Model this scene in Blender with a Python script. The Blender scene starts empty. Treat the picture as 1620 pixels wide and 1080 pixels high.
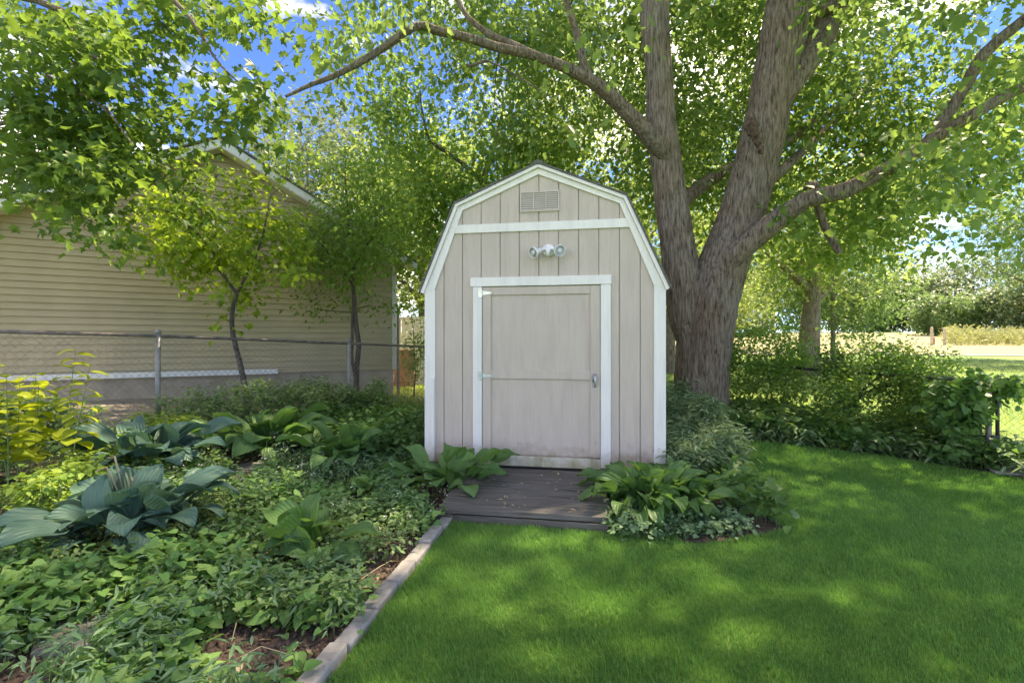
import bpy, math, random
import numpy as np
from mathutils import Vector, Matrix

# ------------------------------------------------------------------ camera, sky, sun, exposure
S = bpy.context.scene
COL = S.collection
CAMZ, FPX, CX, CY = 1.42, 765.0, 810.0, 540.0
cam_d = bpy.data.cameras.new('camera'); cam = bpy.data.objects.new('camera', cam_d); COL.objects.link(cam)
cam.location = (0, 0, CAMZ); cam.rotation_euler = (math.radians(90), 0, 0)
cam_d.lens = 17.0; cam_d.sensor_width = 36.0; cam_d.clip_start = 0.05; cam_d.clip_end = 2000
S.camera = cam

SUN_EL, SUN_AZ = 58.0, 55.0          # azimuth to the right of the viewing direction
w = bpy.data.worlds.new('World'); S.world = w; w.use_nodes = True
nt = w.node_tree; N = nt.nodes; L = nt.links
bg = N['Background']; bg.inputs['Strength'].default_value = 0.15
sky = N.new('ShaderNodeTexSky'); sky.sky_type = 'NISHITA'; sky.sun_disc = False
sky.sun_elevation = math.radians(SUN_EL); sky.sun_rotation = math.radians(SUN_AZ)
sky.air_density = 0.4; sky.dust_density = 0.0; sky.ozone_density = 3.0
hs = N.new('ShaderNodeHueSaturation'); hs.inputs['Saturation'].default_value = 1.2; hs.inputs['Value'].default_value = 0.8
hs.inputs['Hue'].default_value = 0.51
tc = N.new('ShaderNodeTexCoord')
mp = N.new('ShaderNodeMapping'); mp.inputs['Scale'].default_value = (1.0, 1.0, 2.6); mp.inputs['Location'].default_value = (2.35, 9.4, 3.3)
no = N.new('ShaderNodeTexNoise'); no.inputs['Scale'].default_value = 2.1; no.inputs['Detail'].default_value = 9; no.inputs['Roughness'].default_value = 0.56
rp = N.new('ShaderNodeValToRGB'); rp.color_ramp.elements[0].position = 0.495; rp.color_ramp.elements[1].position = 0.67
mx = N.new('ShaderNodeMix'); mx.data_type = 'RGBA'
mx.inputs[7].default_value = (6.6, 6.6, 6.7, 1)
L.new(sky.outputs[0], hs.inputs['Color']); L.new(tc.outputs['Generated'], mp.inputs[0]); L.new(mp.outputs[0], no.inputs['Vector'])
L.new(no.outputs[0], rp.inputs[0]); L.new(rp.outputs[0], mx.inputs[0]); L.new(hs.outputs[0], mx.inputs[6]); L.new(mx.outputs[2], bg.inputs['Color'])

sl = bpy.data.lights.new('sun', 'SUN'); so = bpy.data.objects.new('sun', sl); COL.objects.link(so)
sl.energy = 2.9; sl.angle = math.radians(0.9); sl.color = (1.0, 0.94, 0.84)
_e, _a = math.radians(SUN_EL), math.radians(SUN_AZ)
SUNV = Vector((math.cos(_e)*math.sin(_a), math.cos(_e)*math.cos(_a), math.sin(_e)))
so.rotation_euler = SUNV.to_track_quat('Z', 'Y').to_euler(); so.location = (0, 0, 30)

S.view_settings.view_transform = 'Standard'; S.view_settings.look = 'None'
S.view_settings.exposure = 2.4
S.view_settings.use_white_balance = True; S.view_settings.white_balance_temperature = 8500; S.view_settings.white_balance_tint = 12; S.view_settings.gamma = 1.0
S.render.engine = 'CYCLES'
cy = S.cycles
cy.max_bounces = 7; cy.diffuse_bounces = 4; cy.glossy_bounces = 2; cy.transmission_bounces = 5; cy.transparent_max_bounces = 6
cy.caustics_reflective = False; cy.caustics_refractive = False; cy.use_denoising = True
cy.sample_clamp_indirect = 6.0
cy.use_adaptive_sampling = True; cy.adaptive_threshold = 0.02

# ------------------------------------------------------------------ helpers
RNG = np.random.default_rng(7)
random.seed(7)

def W(px, py, d):
    """a point seen at photograph pixel (px, py) standing d metres deep"""
    return np.array(((px-CX)/FPX*d, d, CAMZ+(CY-py)/FPX*d))

def link(o, parent=None):
    COL.objects.link(o)
    if parent is not None: o.parent = parent
    return o

def tag(o, label=None, cat=None, group=None, kind=None):
    if label: o['label'] = label
    if cat: o['category'] = cat
    if group: o['group'] = group
    if kind: o['kind'] = kind
    return o

def empty(name, loc=(0, 0, 0), rz=0.0, label=None, cat=None, group=None):
    o = bpy.data.objects.new(name, None); link(o); o.location = [float(v) for v in loc]; o.rotation_euler = (0, 0, rz)
    o.empty_display_size = 0.1
    return tag(o, label, cat, group)

def fast_mesh(name, verts, tris, rnd=None, smooth=False, quads=None):
    me = bpy.data.meshes.new(name)
    verts = np.asarray(verts, np.float32).reshape(-1, 3)
    me.vertices.add(len(verts)); me.vertices.foreach_set('co', verts.ravel())
    fs = []
    nt_ = 0 if tris is None else len(tris); nq = 0 if quads is None else len(quads)
    idx = []; 
    if nt_: idx.append(np.asarray(tris, np.int32).ravel())
    if nq: idx.append(np.asarray(quads, np.int32).ravel())
    idx = np.concatenate(idx)
    me.loops.add(len(idx)); me.loops.foreach_set('vertex_index', idx)
    starts = np.concatenate([np.arange(nt_)*3, nt_*3+np.arange(nq)*4]).astype(np.int32)
    me.polygons.add(nt_+nq); me.polygons.foreach_set('loop_start', starts)
    if smooth: me.polygons.foreach_set('use_smooth', np.ones(nt_+nq, bool))
    if rnd is not None:
        a = me.attributes.new('rnd', 'FLOAT', 'POINT'); a.data.foreach_set('value', np.asarray(rnd, np.float32))
    me.update(calc_edges=True)
    return me

def obj(name, me, mat=None, parent=None, loc=None, rot=None):
    o = bpy.data.objects.new(name, me); link(o, parent)
    if mat is not None and not len(me.materials): me.materials.append(mat)
    if loc is not None: o.location = [float(v) for v in loc]
    if rot is not None: o.rotation_euler = rot
    return o

class MB:
    """collects polygons, builds one mesh"""
    def __init__(s): s.v = []; s.f = []
    def add(s, vs, fs):
        n = len(s.v); s.v += [tuple(float(c) for c in p) for p in vs]; s.f += [tuple(n+i for i in f) for f in fs]; return s
    def box(s, a, b):
        x0, y0, z0 = a; x1, y1, z1 = b
        return s.add([(x0,y0,z0),(x1,y0,z0),(x1,y1,z0),(x0,y1,z0),(x0,y0,z1),(x1,y0,z1),(x1,y1,z1),(x0,y1,z1)],
                     [(0,3,2,1),(4,5,6,7),(0,1,5,4),(1,2,6,5),(2,3,7,6),(3,0,4,7)])
    def prism(s, poly, y0, y1):
        """polygon in x,z extruded along y"""
        n = len(poly)
        vs = [(p[0], y0, p[1]) for p in poly]+[(p[0], y1, p[1]) for p in poly]
        fs = [tuple(range(n)), tuple(range(2*n-1, n-1, -1))]+[((i+1) % n, i, n+i, n+(i+1) % n) for i in range(n)]
        return s.add(vs, fs)
    def tube(s, pts, rad, sides=8, cap=True):
        v, q = tube_arrays(np.array(pts, float), np.broadcast_to(np.array(rad, float), (len(pts),)), sides)
        s.add(v, [tuple(r) for r in q])
        if cap:
            n = len(s.v); k = sides
            s.f.append(tuple(range(n-k, n))); s.f.append(tuple(range(n-len(v)+k-1, n-len(v)-1, -1)))
        return s
    def lathe(s, prof, sides=20, M=None):
        """prof: (r, z) list; M 4x4"""
        vs = []; fs = []
        for r, z in prof:
            for k in range(sides):
                a = 2*math.pi*k/sides; p = Vector((r*math.cos(a), r*math.sin(a), z))
                vs.append(M @ p if M else p)
        for i in range(len(prof)-1):
            for k in range(sides):
                fs.append((i*sides+k, i*sides+(k+1) % sides, (i+1)*sides+(k+1) % sides, (i+1)*sides+k))
        fs.append(tuple(range(sides-1, -1, -1))); m = (len(prof)-1)*sides; fs.append(tuple(range(m, m+sides)))
        return s.add(vs, fs)
    def build(s, name, mat, parent=None, bevel=0.0, smooth=False):
        me = bpy.data.meshes.new(name); me.from_pydata(s.v, [], s.f); me.update()
        if smooth: me.polygons.foreach_set('use_smooth', np.ones(len(me.polygons), bool))
        o = obj(name, me, mat, parent)
        if bevel:
            m = o.modifiers.new('bevel', 'BEVEL'); m.width = bevel; m.segments = 2; m.limit_method = 'ANGLE'
        return o

def tube_arrays(P, R, sides, jitter=None):
    n = len(P); T = np.gradient(P, axis=0); T /= np.linalg.norm(T, axis=1)[:, None]+1e-9
    up = np.array((0.0, 1.0, 0.0)) if abs(T[0][1]) < 0.8 else np.array((1.0, 0, 0))
    u = np.cross(T[0], up); u /= np.linalg.norm(u)
    V = np.zeros((n, sides, 3)); ang = np.arange(sides)/sides*2*np.pi
    for i in range(n):
        u = u-T[i]*np.dot(u, T[i]); u /= np.linalg.norm(u)+1e-9; v = np.cross(T[i], u)
        r = R[i]*(1 if jitter is None else jitter[i])
        V[i] = P[i]+np.outer(np.cos(ang)*r, u)+np.outer(np.sin(ang)*r, v)
    i = np.arange(n-1)[:, None]*sides; k = np.arange(sides)[None]; k2 = (k+1) % sides
    Q = np.stack([i+k, i+k2, i+sides+k2, i+sides+k], -1).reshape(-1, 4)
    return V.reshape(-1, 3), Q

def resample(P, R, step):
    P = np.array(P, float); R = np.array(R, float)
    # catmull-rom
    Pe = np.vstack([2*P[0]-P[1], P, 2*P[-1]-P[-2]]); out = []; rr = []
    for i in range(1, len(Pe)-2):
        p0, p1, p2, p3 = Pe[i-1], Pe[i], Pe[i+1], Pe[i+2]
        n = max(2, int(np.linalg.norm(p2-p1)/step)); t = np.linspace(0, 1, n, endpoint=False)[:, None]
        out.append(.5*((2*p1)+(-p0+p2)*t+(2*p0-5*p1+4*p2-p3)*t**2+(-p0+3*p1-3*p2+p3)*t**3))
        rr.append(R[i-1]+(R[i]-R[i-1])*t[:, 0])
    out.append(P[-1:]); rr.append(R[-1:])
    return np.vstack(out), np.concatenate(rr)

def hash3(i, j, k):
    h = (i.astype(np.int64)*374761393+j.astype(np.int64)*668265263+k.astype(np.int64)*2147483647) & 0xffffffff
    h = ((h ^ (h >> 13))*1274126177) & 0xffffffff
    return ((h ^ (h >> 16)) & 0xffff)/65535.0

def noise3(p):
    p = np.asarray(p, float); f = np.floor(p); t = p-f; t = t*t*(3-2*t); i = f.astype(np.int64); r = 0
    for a in (0, 1):
        for b in (0, 1):
            for c in (0, 1):
                wgt = (t[..., 0] if a else 1-t[..., 0])*(t[..., 1] if b else 1-t[..., 1])*(t[..., 2] if c else 1-t[..., 2])
                r = r+wgt*hash3(i[..., 0]+a, i[..., 1]+b, i[..., 2]+c)
    return r

def noise2(x, y, s=1.0, off=0.0):
    return noise3(np.stack([np.asarray(x)*s+off, np.asarray(y)*s-off, np.full(np.shape(x), 0.37+off)], -1))

# terrain -----------------------------------------------------------
E0, E1 = np.array((-1.25, -0.6)), np.array((-.475, 4.05))      # the line of the bed edging
_ed = (E1-E0)/np.linalg.norm(E1-E0)
def bed_d(x, y):
    """metres to the left of the edging line"""
    return -((x-E0[0])*_ed[1]-(y-E0[1])*_ed[0])
def sstep(a, b, x):
    t = np.clip((x-a)/(b-a), 0, 1); return t*t*(3-2*t)
def gz(x, y):
    x = np.asarray(x, float); y = np.asarray(y, float)
    z = 0.03*np.maximum(0, y-14.)+0.012*np.maximum(0, y-22.)
    z = np.minimum(z, 3.6)
    d = bed_d(x, y)
    z = z+0.22*sstep(0.0, 4.2, d)*(1-sstep(11, 16, y))
    z = z+0.18*sstep(4.2, 7.0, d)*(1-sstep(11, 16, y))
    z = z+0.12*sstep(4.6, 6.5, y)*(1-sstep(9, 12, y))*sstep(-.6, .3, -d)*(1-sstep(3.0, 5.0, x))
    return z

# ------------------------------------------------------------------ materials
def mat_new(name):
    m = bpy.data.materials.new(name); m.use_nodes = True
    t = m.node_tree; return m, t, t.nodes['Principled BSDF']

def ramp(t, fac, cols):
    r = t.nodes.new('ShaderNodeValToRGB'); e = r.color_ramp.elements
    while len(e) < len(cols): e.new(0.5)
    for el, (p, c) in zip(e, cols): el.position = p; el.color = (*c, 1)
    t.links.new(fac, r.inputs[0]); return r.outputs[0]

def noise_node(t, scale, detail=4, rough=.55, vec=None, stretch=None, coord='Object'):
    n = t.nodes.new('ShaderNodeTexNoise'); n.inputs['Scale'].default_value = scale
    n.inputs['Detail'].default_value = detail; n.inputs['Roughness'].default_value = rough
    c = t.nodes.new('ShaderNodeTexCoord'); src = c.outputs[coord]
    if stretch:
        m = t.nodes.new('ShaderNodeMapping'); m.inputs['Scale'].default_value = stretch; t.links.new(src, m.inputs[0]); src = m.outputs[0]
    t.links.new(src, n.inputs['Vector']); return n.outputs[0]

def bump(t, p, h, strength, dist):
    b = t.nodes.new('ShaderNodeBump'); b.inputs['Strength'].default_value = strength; b.inputs['Distance'].default_value = dist
    t.links.new(h, b.inputs['Height']); t.links.new(b.outputs[0], p.inputs['Normal']); return b

def mat_noise(name, cols, scale=6, rough=.7, stretch=None, bmp=0, bscale=None, bstretch=None, bdist=.01, metal=0, detail=5, coord='Object'):
    m, t, p = mat_new(name)
    f = noise_node(t, scale, detail, .6, stretch=stretch, coord=coord)
    n = len(cols); lo, hi = .32, .68
    t.links.new(ramp(t, f, [(lo+(hi-lo)*i/max(1, n-1), c) for i, c in enumerate(cols)]), p.inputs['Base Color'])
    p.inputs['Roughness'].default_value = rough; p.inputs['Metallic'].default_value = metal
    if bmp:
        g = noise_node(t, bscale or scale*4, 6, .65, stretch=bstretch or stretch, coord=coord); bump(t, p, g, bmp, bdist)
    return m

def mat_leaf(name, c0, c1, trans=.45, tcol=None, rough=.45, spec=.35, veins=False):
    """leaf: reflecting side mixes c0..c1 by the leaf's own random number; light also passes through"""
    m = bpy.data.materials.new(name); m.use_nodes = True; t = m.node_tree; t.nodes.remove(t.nodes['Principled BSDF'])
    out = t.nodes['Material Output']
    at = t.nodes.new('ShaderNodeAttribute'); at.attribute_name = 'rnd'
    oi = t.nodes.new('ShaderNodeObjectInfo')
    ad = t.nodes.new('ShaderNodeMath'); ad.operation = 'ADD'; t.links.new(at.outputs['Fac'], ad.inputs[0]); t.links.new(oi.outputs['Random'], ad.inputs[1])
    fr = t.nodes.new('ShaderNodeMath'); fr.operation = 'FRACT'; t.links.new(ad.outputs[0], fr.inputs[0])
    col = ramp(t, fr.outputs[0], [(0, c0), (1, c1)])
    tc_ = tcol or tuple(min(1, a*1.0+b*1.0) for a, b in zip(c0, c1))
    tcl = ramp(t, fr.outputs[0], [(0, tuple(v*.72 for v in tc_)), (1, tuple(min(1, v*1.15) for v in tc_))])
    pb = t.nodes.new('ShaderNodeBsdfPrincipled'); pb.inputs['Roughness'].default_value = rough; pb.inputs['Specular IOR Level'].default_value = spec
    t.links.new(col, pb.inputs['Base Color'])
    if veins:      # corrugation running from base to tip
        cn = t.nodes.new('ShaderNodeTexCoord'); wv = t.nodes.new('ShaderNodeTexWave'); wv.bands_direction = 'X'; wv.inputs['Scale'].default_value = 3.4
        wv.inputs['Distortion'].default_value = .6; wv.inputs['Detail'].default_value = 1; t.links.new(cn.outputs['Object'], wv.inputs['Vector'])
        bump(t, pb, wv.outputs[0], .28, .02)
    tr = t.nodes.new('ShaderNodeBsdfTranslucent'); t.links.new(tcl, tr.inputs['Color'])
    mix = t.nodes.new('ShaderNodeMixShader'); mix.inputs[0].default_value = trans
    t.links.new(pb.outputs[0], mix.inputs[1]); t.links.new(tr.outputs[0], mix.inputs[2]); t.links.new(mix.outputs[0], out.inputs['Surface'])
    return m

M = {}
M['maple'] = mat_leaf('maple_leaf', (.06, .14, .034), (.15, .235, .065), .46, (.30, .45, .10))
M['maple_near'] = mat_leaf('near_maple_leaf', (.045, .115, .026), (.11, .19, .04), .42, (.26, .42, .06))
M['sapling'] = mat_leaf('sapling_leaf', (.12, .24, .03), (.24, .34, .05), .5, (.46, .62, .06))
M['dark_tree'] = mat_leaf('dark_tree_leaf', (.065, .16, .04), (.15, .26, .065), .5, (.38, .58, .10))
M['back_tree'] = mat_leaf('back_tree_leaf', (.14, .22, .055), (.27, .33, .10), .5, (.46, .58, .14))
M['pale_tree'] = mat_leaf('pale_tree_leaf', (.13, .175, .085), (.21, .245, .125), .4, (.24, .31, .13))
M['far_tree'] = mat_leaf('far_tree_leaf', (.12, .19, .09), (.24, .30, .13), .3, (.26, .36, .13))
M['field_tree'] = mat_leaf('field_tree_leaf', (.10, .19, .07), (.18, .27, .10), .4, (.26, .4, .12))
M['hedge'] = mat_leaf('hedge_leaf', (.07, .17, .04), (.15, .26, .06), .45, (.34, .55, .085))
M['vine'] = mat_leaf('vine_leaf', (.065, .155, .045), (.12, .23, .065), .35, (.22, .42, .07))
M['hosta_blue'] = mat_leaf('blue_hosta_leaf', (.07, .155, .112), (.115, .215, .15), .2, (.14, .28, .11), .5, .4, True)
M['hosta_green'] = mat_leaf('green_hosta_leaf', (.06, .15, .04), (.10, .21, .06), .3, (.2, .4, .07), .5, .4, True)
M['burdock'] = mat_leaf('heart_leaf', (.08, .19, .05), (.13, .25, .075), .3, (.22, .42, .08), .55, .3, True)
M['cover'] = mat_leaf('cover_leaf', (.10, .25, .065), (.25, .40, .12), .32, (.27, .5, .10), .6, .22)
M['cover_pale'] = mat_leaf('pale_cover_leaf', (.17, .30, .10), (.26, .36, .15), .35, (.3, .45, .12), .55, .3)
M['cover_blue'] = mat_leaf('bluegreen_cover_leaf', (.11, .22, .10), (.20, .32, .17), .3, (.2, .35, .13), .55, .3)
M['yellow_leaf'] = mat_leaf('yellow_green_leaf', (.26, .34, .03), (.36, .42, .05), .45, (.6, .68, .05), .5, .3)
M['cover_yellow'] = mat_leaf('yellow_cover_leaf', (.14, .27, .05), (.27, .37, .07), .4, (.36, .52, .07), .55, .3)
M['grass'] = mat_leaf('grass_blade', (.065, .235, .05), (.26, .44, .11), .36, (.22, .48, .08), .5, .3)
M['meadow'] = mat_leaf('meadow_stem', (.28, .32, .12), (.42, .42, .2), .3, (.4, .42, .16), .6, .2)
M['weed_blue'] = mat_leaf('feathery_leaf', (.15, .25, .12), (.27, .37, .20), .3, (.28, .42, .16), .6, .2)
M['stem'] = mat_noise('green_stem', [(.12, .2, .06), (.2, .26, .1)], 20)

def mat_bark():
    m, t, p = mat_new('maple_bark')
    f = noise_node(t, 15, 8, .68, stretch=(2.6, 2.6, .30)); g = noise_node(t, 1.6, 4, .6)
    c = ramp(t, f, [(.34, (.05, .04, .033)), (.45, (.18, .145, .112)), (.55, (.28, .235, .19)), (.72, (.40, .355, .31))])
    r = ramp(t, g, [(.40, (1, 1, 1)), (.66, (.95, .86, .79))])
    mm = t.nodes.new('ShaderNodeMix'); mm.data_type = 'RGBA'; mm.blend_type = 'MULTIPLY'; mm.inputs[0].default_value = 1
    t.links.new(c, mm.inputs[6]); t.links.new(r, mm.inputs[7]); t.links.new(mm.outputs[2], p.inputs['Base Color'])
    p.inputs['Roughness'].default_value = .9; p.inputs['Specular IOR Level'].default_value = .15
    h = noise_node(t, 15, 8, .7, stretch=(2.6, 2.6, .30)); bump(t, p, h, 1.0, .05); return m
M['bark'] = mat_bark()
M['twig'] = mat_noise('twig_bark', [(.05, .042, .034), (.13, .105, .085)], 14, .9, bmp=.4)
M['knot'] = mat_noise('knot_wood', [(.055, .036, .026), (.20, .125, .085)], 24, .9, bmp=.8, bdist=.02)

def mat_paint(name, col, dirt, grain=.5, amount=.5):
    """painted rough-sawn wood with vertical grain and weathering"""
    m, t, p = mat_new(name)
    f = noise_node(t, 3.0, 6, .6, stretch=(3, 3, .6)); g = noise_node(t, 30, 8, .72, stretch=(1.6, 1.6, .07))
    c = ramp(t, f, [(.35, tuple(col[i]*(1-amount)+dirt[i]*amount for i in range(3))), (.58, col)])
    sp = noise_node(t, 55, 2, .5); c2 = ramp(t, sp, [(.72, (1, 1, 1)), (.80, (.62, .6, .57))])
    mm = t.nodes.new('ShaderNodeMix'); mm.data_type = 'RGBA'; mm.blend_type = 'MULTIPLY'; mm.inputs[0].default_value = .6
    t.links.new(c, mm.inputs[6]); t.links.new(c2, mm.inputs[7]); t.links.new(mm.outputs[2], p.inputs['Base Color'])
    # soil splashed up the foot of the boards, in ragged patches
    cz_ = t.nodes.new('ShaderNodeTexCoord'); sz = t.nodes.new('ShaderNodeSeparateXYZ'); t.links.new(cz_.outputs['Object'], sz.inputs[0])
    ns_ = noise_node(t, 9, 5, .6); ma = t.nodes.new('ShaderNodeMath'); ma.operation = 'MULTIPLY_ADD'; ma.inputs[1].default_value = .55; t.links.new(ns_, ma.inputs[0]); t.links.new(sz.outputs[2], ma.inputs[2])
    gr_ = ramp(t, g, [(.30, (.92, .915, .91)), (.55, (1, 1, 1)), (.75, (1.0, .99, .97))]); m4 = t.nodes.new('ShaderNodeMix'); m4.data_type = 'RGBA'; m4.blend_type = 'MULTIPLY'; m4.inputs[0].default_value = 1
    t.links.new(mm.outputs[2], m4.inputs[6]); t.links.new(gr_, m4.inputs[7])
    dm = ramp(t, ma.outputs[0], [(.44, (.60, .57, .44)), (.66, (1, 1, 1))])
    m3 = t.nodes.new('ShaderNodeMix'); m3.data_type = 'RGBA'; m3.blend_type = 'MULTIPLY'; m3.inputs[0].default_value = 1
    t.links.new(m4.outputs[2], m3.inputs[6]); t.links.new(dm, m3.inputs[7]); t.links.new(m3.outputs[2], p.inputs['Base Color'])
    p.inputs['Roughness'].default_value = .62; p.inputs['Specular IOR Level'].default_value = .3
    bump(t, p, g, grain, .008); return m
M['siding'] = mat_paint('beige_siding_paint', (.57, .485, .41), (.475, .40, .335), 1.0)
M['trim'] = mat_paint('white_trim_paint', (.82, .785, .735), (.66, .66, .62), .3)
M['sill'] = mat_paint('weathered_sill_paint', (.72, .70, .62), (.42, .42, .28), .4, .8)
M['shingle'] = mat_noise('asphalt_shingle', [(.07, .07, .065), (.16, .155, .14)], 40, .95, bmp=.5)
M['zinc'] = mat_noise('galvanised_metal', [(.34, .38, .38), (.55, .58, .57)], 30, .42, metal=.85)
M['brass'] = mat_noise('tarnished_hinge_metal', [(.55, .5, .36), (.75, .72, .6)], 30, .35, metal=.8)
M['lamp_white'] = mat_noise('lamp_enamel', [(.70, .70, .70), (.82, .82, .82)], 9, .35)
M['lens'] = mat_noise('lamp_lens_glass', [(.45, .46, .46), (.62, .63, .63)], 25, .25)
M['dark_gap'] = mat_noise('dark_gap', [(.03, .03, .03), (.05, .045, .04)], 5, .9)
M['vent_dark'] = mat_noise('vent_screen', [(.22, .20, .17), (.30, .27, .23)], 30, .8)
M['vent'] = mat_noise('vent_paint', [(.50, .44, .37), (.58, .52, .45)], 9, .6)
M['deck'] = mat_noise('weathered_deck_board', [(.06, .054, .045), (.115, .105, .09), (.175, .162, .14)], 7, .8, stretch=(.35, 5, 5), bmp=.5, bscale=22, bstretch=(.12, 3, 3))
M['edging'] = mat_noise('grey_edging_timber', [(.20, .185, .165), (.30, .28, .255), (.38, .36, .33)], 9, .9, bmp=.5, bscale=40)
M['flag'] = mat_noise('flagstone', [(.15, .14, .12), (.24, .225, .20)], 5, .9, bmp=.5, bscale=18)
M['vinyl'] = mat_noise('tan_vinyl_siding', [(.37, .305, .175), (.46, .38, .225)], .8, .5, bmp=.08, bscale=50, bstretch=(.1, 1, 3))
M['vinyl_trim'] = mat_noise('cream_trim', [(.60, .57, .48), (.68, .66, .58)], 3, .5)
M['concrete'] = mat_noise('foundation_concrete', [(.34, .29, .21), (.48, .41, .31)], 4, .9, bmp=.4, bscale=30)
M['pipe'] = mat_noise('white_downspout', [(.66, .67, .63), (.78, .79, .76)], 6, .45)
M['fence_metal'] = mat_noise('galvanised_fence', [(.20, .19, .18), (.32, .305, .29)], 14, .5, metal=.2)
M['fence_rust'] = mat_noise('rusty_rail', [(.10, .085, .075), (.24, .20, .17)], 10, .6, metal=.3)
M['dark_metal'] = mat_noise('dark_fence_metal', [(.035, .035, .035), (.09, .09, .085)], 14, .55, metal=.5)
M['post_wood'] = mat_noise('marker_post_wood', [(.45, .36, .26), (.6, .5, .4)], 8, .8)
M['red'] = mat_noise('red_cloth', [(.45, .05, .04), (.6, .1, .07)], 8, .7)
M['brick'] = mat_noise('terracotta_block', [(.36, .17, .12), (.48, .26, .18)], 6, .85)
M['white_vinyl'] = mat_noise('white_vinyl_fence', [(.66, .67, .68), (.78, .79, .8)], 4, .5)
M['path'] = mat_noise('path_concrete', [(.42, .41, .40), (.56, .55, .53)], 5, .9, bmp=.3, bscale=30)
M['far_path'] = mat_noise('gravel_path', [(.40, .38, .35), (.5, .48, .45)], 3, .9)
M['dry_grass'] = mat_noise('dry_mown_grass', [(.24, .22, .10), (.31, .28, .13), (.25, .27, .10)], .9, .95, bmp=.5, bscale=8)
M['ground'] = mat_noise('field_turf', [(.075, .16, .03), (.14, .23, .045), (.22, .29, .07)], .25, .95, bmp=.6, bscale=9, bdist=.05)
M['lawn'] = mat_noise('lawn_turf', [(.07, .16, .022), (.12, .22, .035)], 3, .95, bmp=.6, bscale=60, bdist=.02)
M['soil'] = mat_noise('mulch_soil', [(.035, .024, .018), (.085, .058, .042), (.14, .10, .075)], 24, .95, bmp=.9, bscale=60, bdist=.02)
M['chip'] = mat_noise('bark_chip', [(.035, .022, .017), (.09, .055, .042), (.19, .125, .095)], 30, .9)
M['dry_leaf'] = mat_leaf('dry_leaf', (.30, .22, .13), (.50, .42, .28), .2, (.4, .3, .15), .7, .2)
M['dirt'] = mat_noise('bare_dirt', [(.24, .2, .15), (.36, .31, .24)], 6, .95, bmp=.5, bscale=40)

# ------------------------------------------------------------------ the ground
def grid(xs, ys, zf, name, mat, dz=0.0, keep=None):
    X, Y = np.meshgrid(xs, ys); Z = zf(X, Y)+dz
    V = np.stack([X, Y, Z], -1).reshape(-1, 3); nx = len(xs)
    i = (np.arange(len(ys)-1)[:, None]*nx+np.arange(nx-1)[None]).ravel()
    Q = np.stack([i, i+1, i+nx+1, i+nx], -1)
    if keep is not None:
        c = V[Q].mean(1); Q = Q[keep(c[:, 0], c[:, 1])]
    me = fast_mesh(name, V, None, quads=Q, smooth=True)
    return tag(obj(name, me, mat), kind='structure')

xs = np.concatenate([[-500, -250, -120, -60, -35, -22], np.arange(-16, 16.01, .25), [22, 35, 60, 120, 250, 500]])
ys = np.concatenate([[-120, -50, -20, -8], np.arange(-4, 16.01, .25), np.arange(17, 60, 2.), [70, 90, 120, 180, 300, 600, 900]])
grid(xs, ys, gz, 'ground', M['ground'])
# lawn sheet (mown turf under the blades) and the soil of the bed
gx = np.arange(-8.5, 9.01, .1); gy = np.arange(-2, 11.6, .1)
def bed_wob(x, y): return bed_d(x, y)
grid(gx, gy, gz, 'lawn', M['lawn'], .004, lambda x, y: (bed_d(x, y) < -.02) & (y < 9.3-.62*(x-1.5)))
grid(gx, gy, gz, 'garden_soil', M['soil'], .006, lambda x, y: (bed_d(x, y) > -.02) & (y < 11.4))
grid(np.arange(-10, .01, .12), np.arange(4.5, 12.6, .12), gz, 'bare_dirt', M['dirt'], .012, lambda x, y: (bed_d(x, y) > .5) & (y > 6.35+1.05*(x+4.09)+.25*np.sin(x*3)) & (y > 5))
# soil under the planting along the shed and the fence
def right_bed(x, y):
    fence_y = 8.55-1.55*(x-3.7)                        # the line of the fence at the right
    a = (x > 1.2) & (y > 3.35+.35*np.abs(x-1.3)) & (y < 9) & (x < 2.05)
    b = (x >= 2.0) & (y > np.minimum(fence_y-1.25, 6.6-.25*(x-2))) & (y < fence_y+.3)
    return (a | b) & (x < 5.75)
grid(gx, gy, gz, 'border_soil', M['soil'], .010, lambda x, y: right_bed(x, y))

# field: gravel path, dry mown strip
def strip(name, mat, y0, y1, dz, x0=-20, x1=260, bend=0.0):
    xs_ = np.linspace(x0, x1, 60); V = []; 
    for x in xs_:
        for y in (y0, (y0+y1)/2, y1):
            yy = y+bend*(x-20)
            V.append((x, yy, float(gz(x, yy))+dz))
    Q = [(i*3+j, (i+1)*3+j, (i+1)*3+j+1, i*3+j+1) for i in range(59) for j in range(2)]
    return tag(obj(name, fast_mesh(name, V, None, quads=np.array(Q)), mat), kind='structure')
strip('dry_field', M['dry_grass'], 31.2, 90, .03, 5, 260, -.10)
strip('far_path', M['far_path'], 30.2, 31.0, .035, 5, 260, -.10)

# ------------------------------------------------------------------ the shed
SH = math.radians(-9.5); SL = (-.90, 5.02)
def shed_pt(u, n, z):          # u along the front, n out of the front towards the viewer
    return np.array((SL[0]+u*math.cos(SH)+n*math.sin(SH), SL[1]+u*math.sin(SH)-n*math.cos(SH), z))

def clip_top(x0, x1, outline):
    """points of a roof outline between x0 and x1, left to right"""
    o = outline; f = lambda x: float(np.interp(x, [p[0] for p in o], [p[1] for p in o]))
    return [(x0, f(x0))]+[p for p in o if x0 < p[0] < x1]+[(x1, f(x1))]

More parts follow.
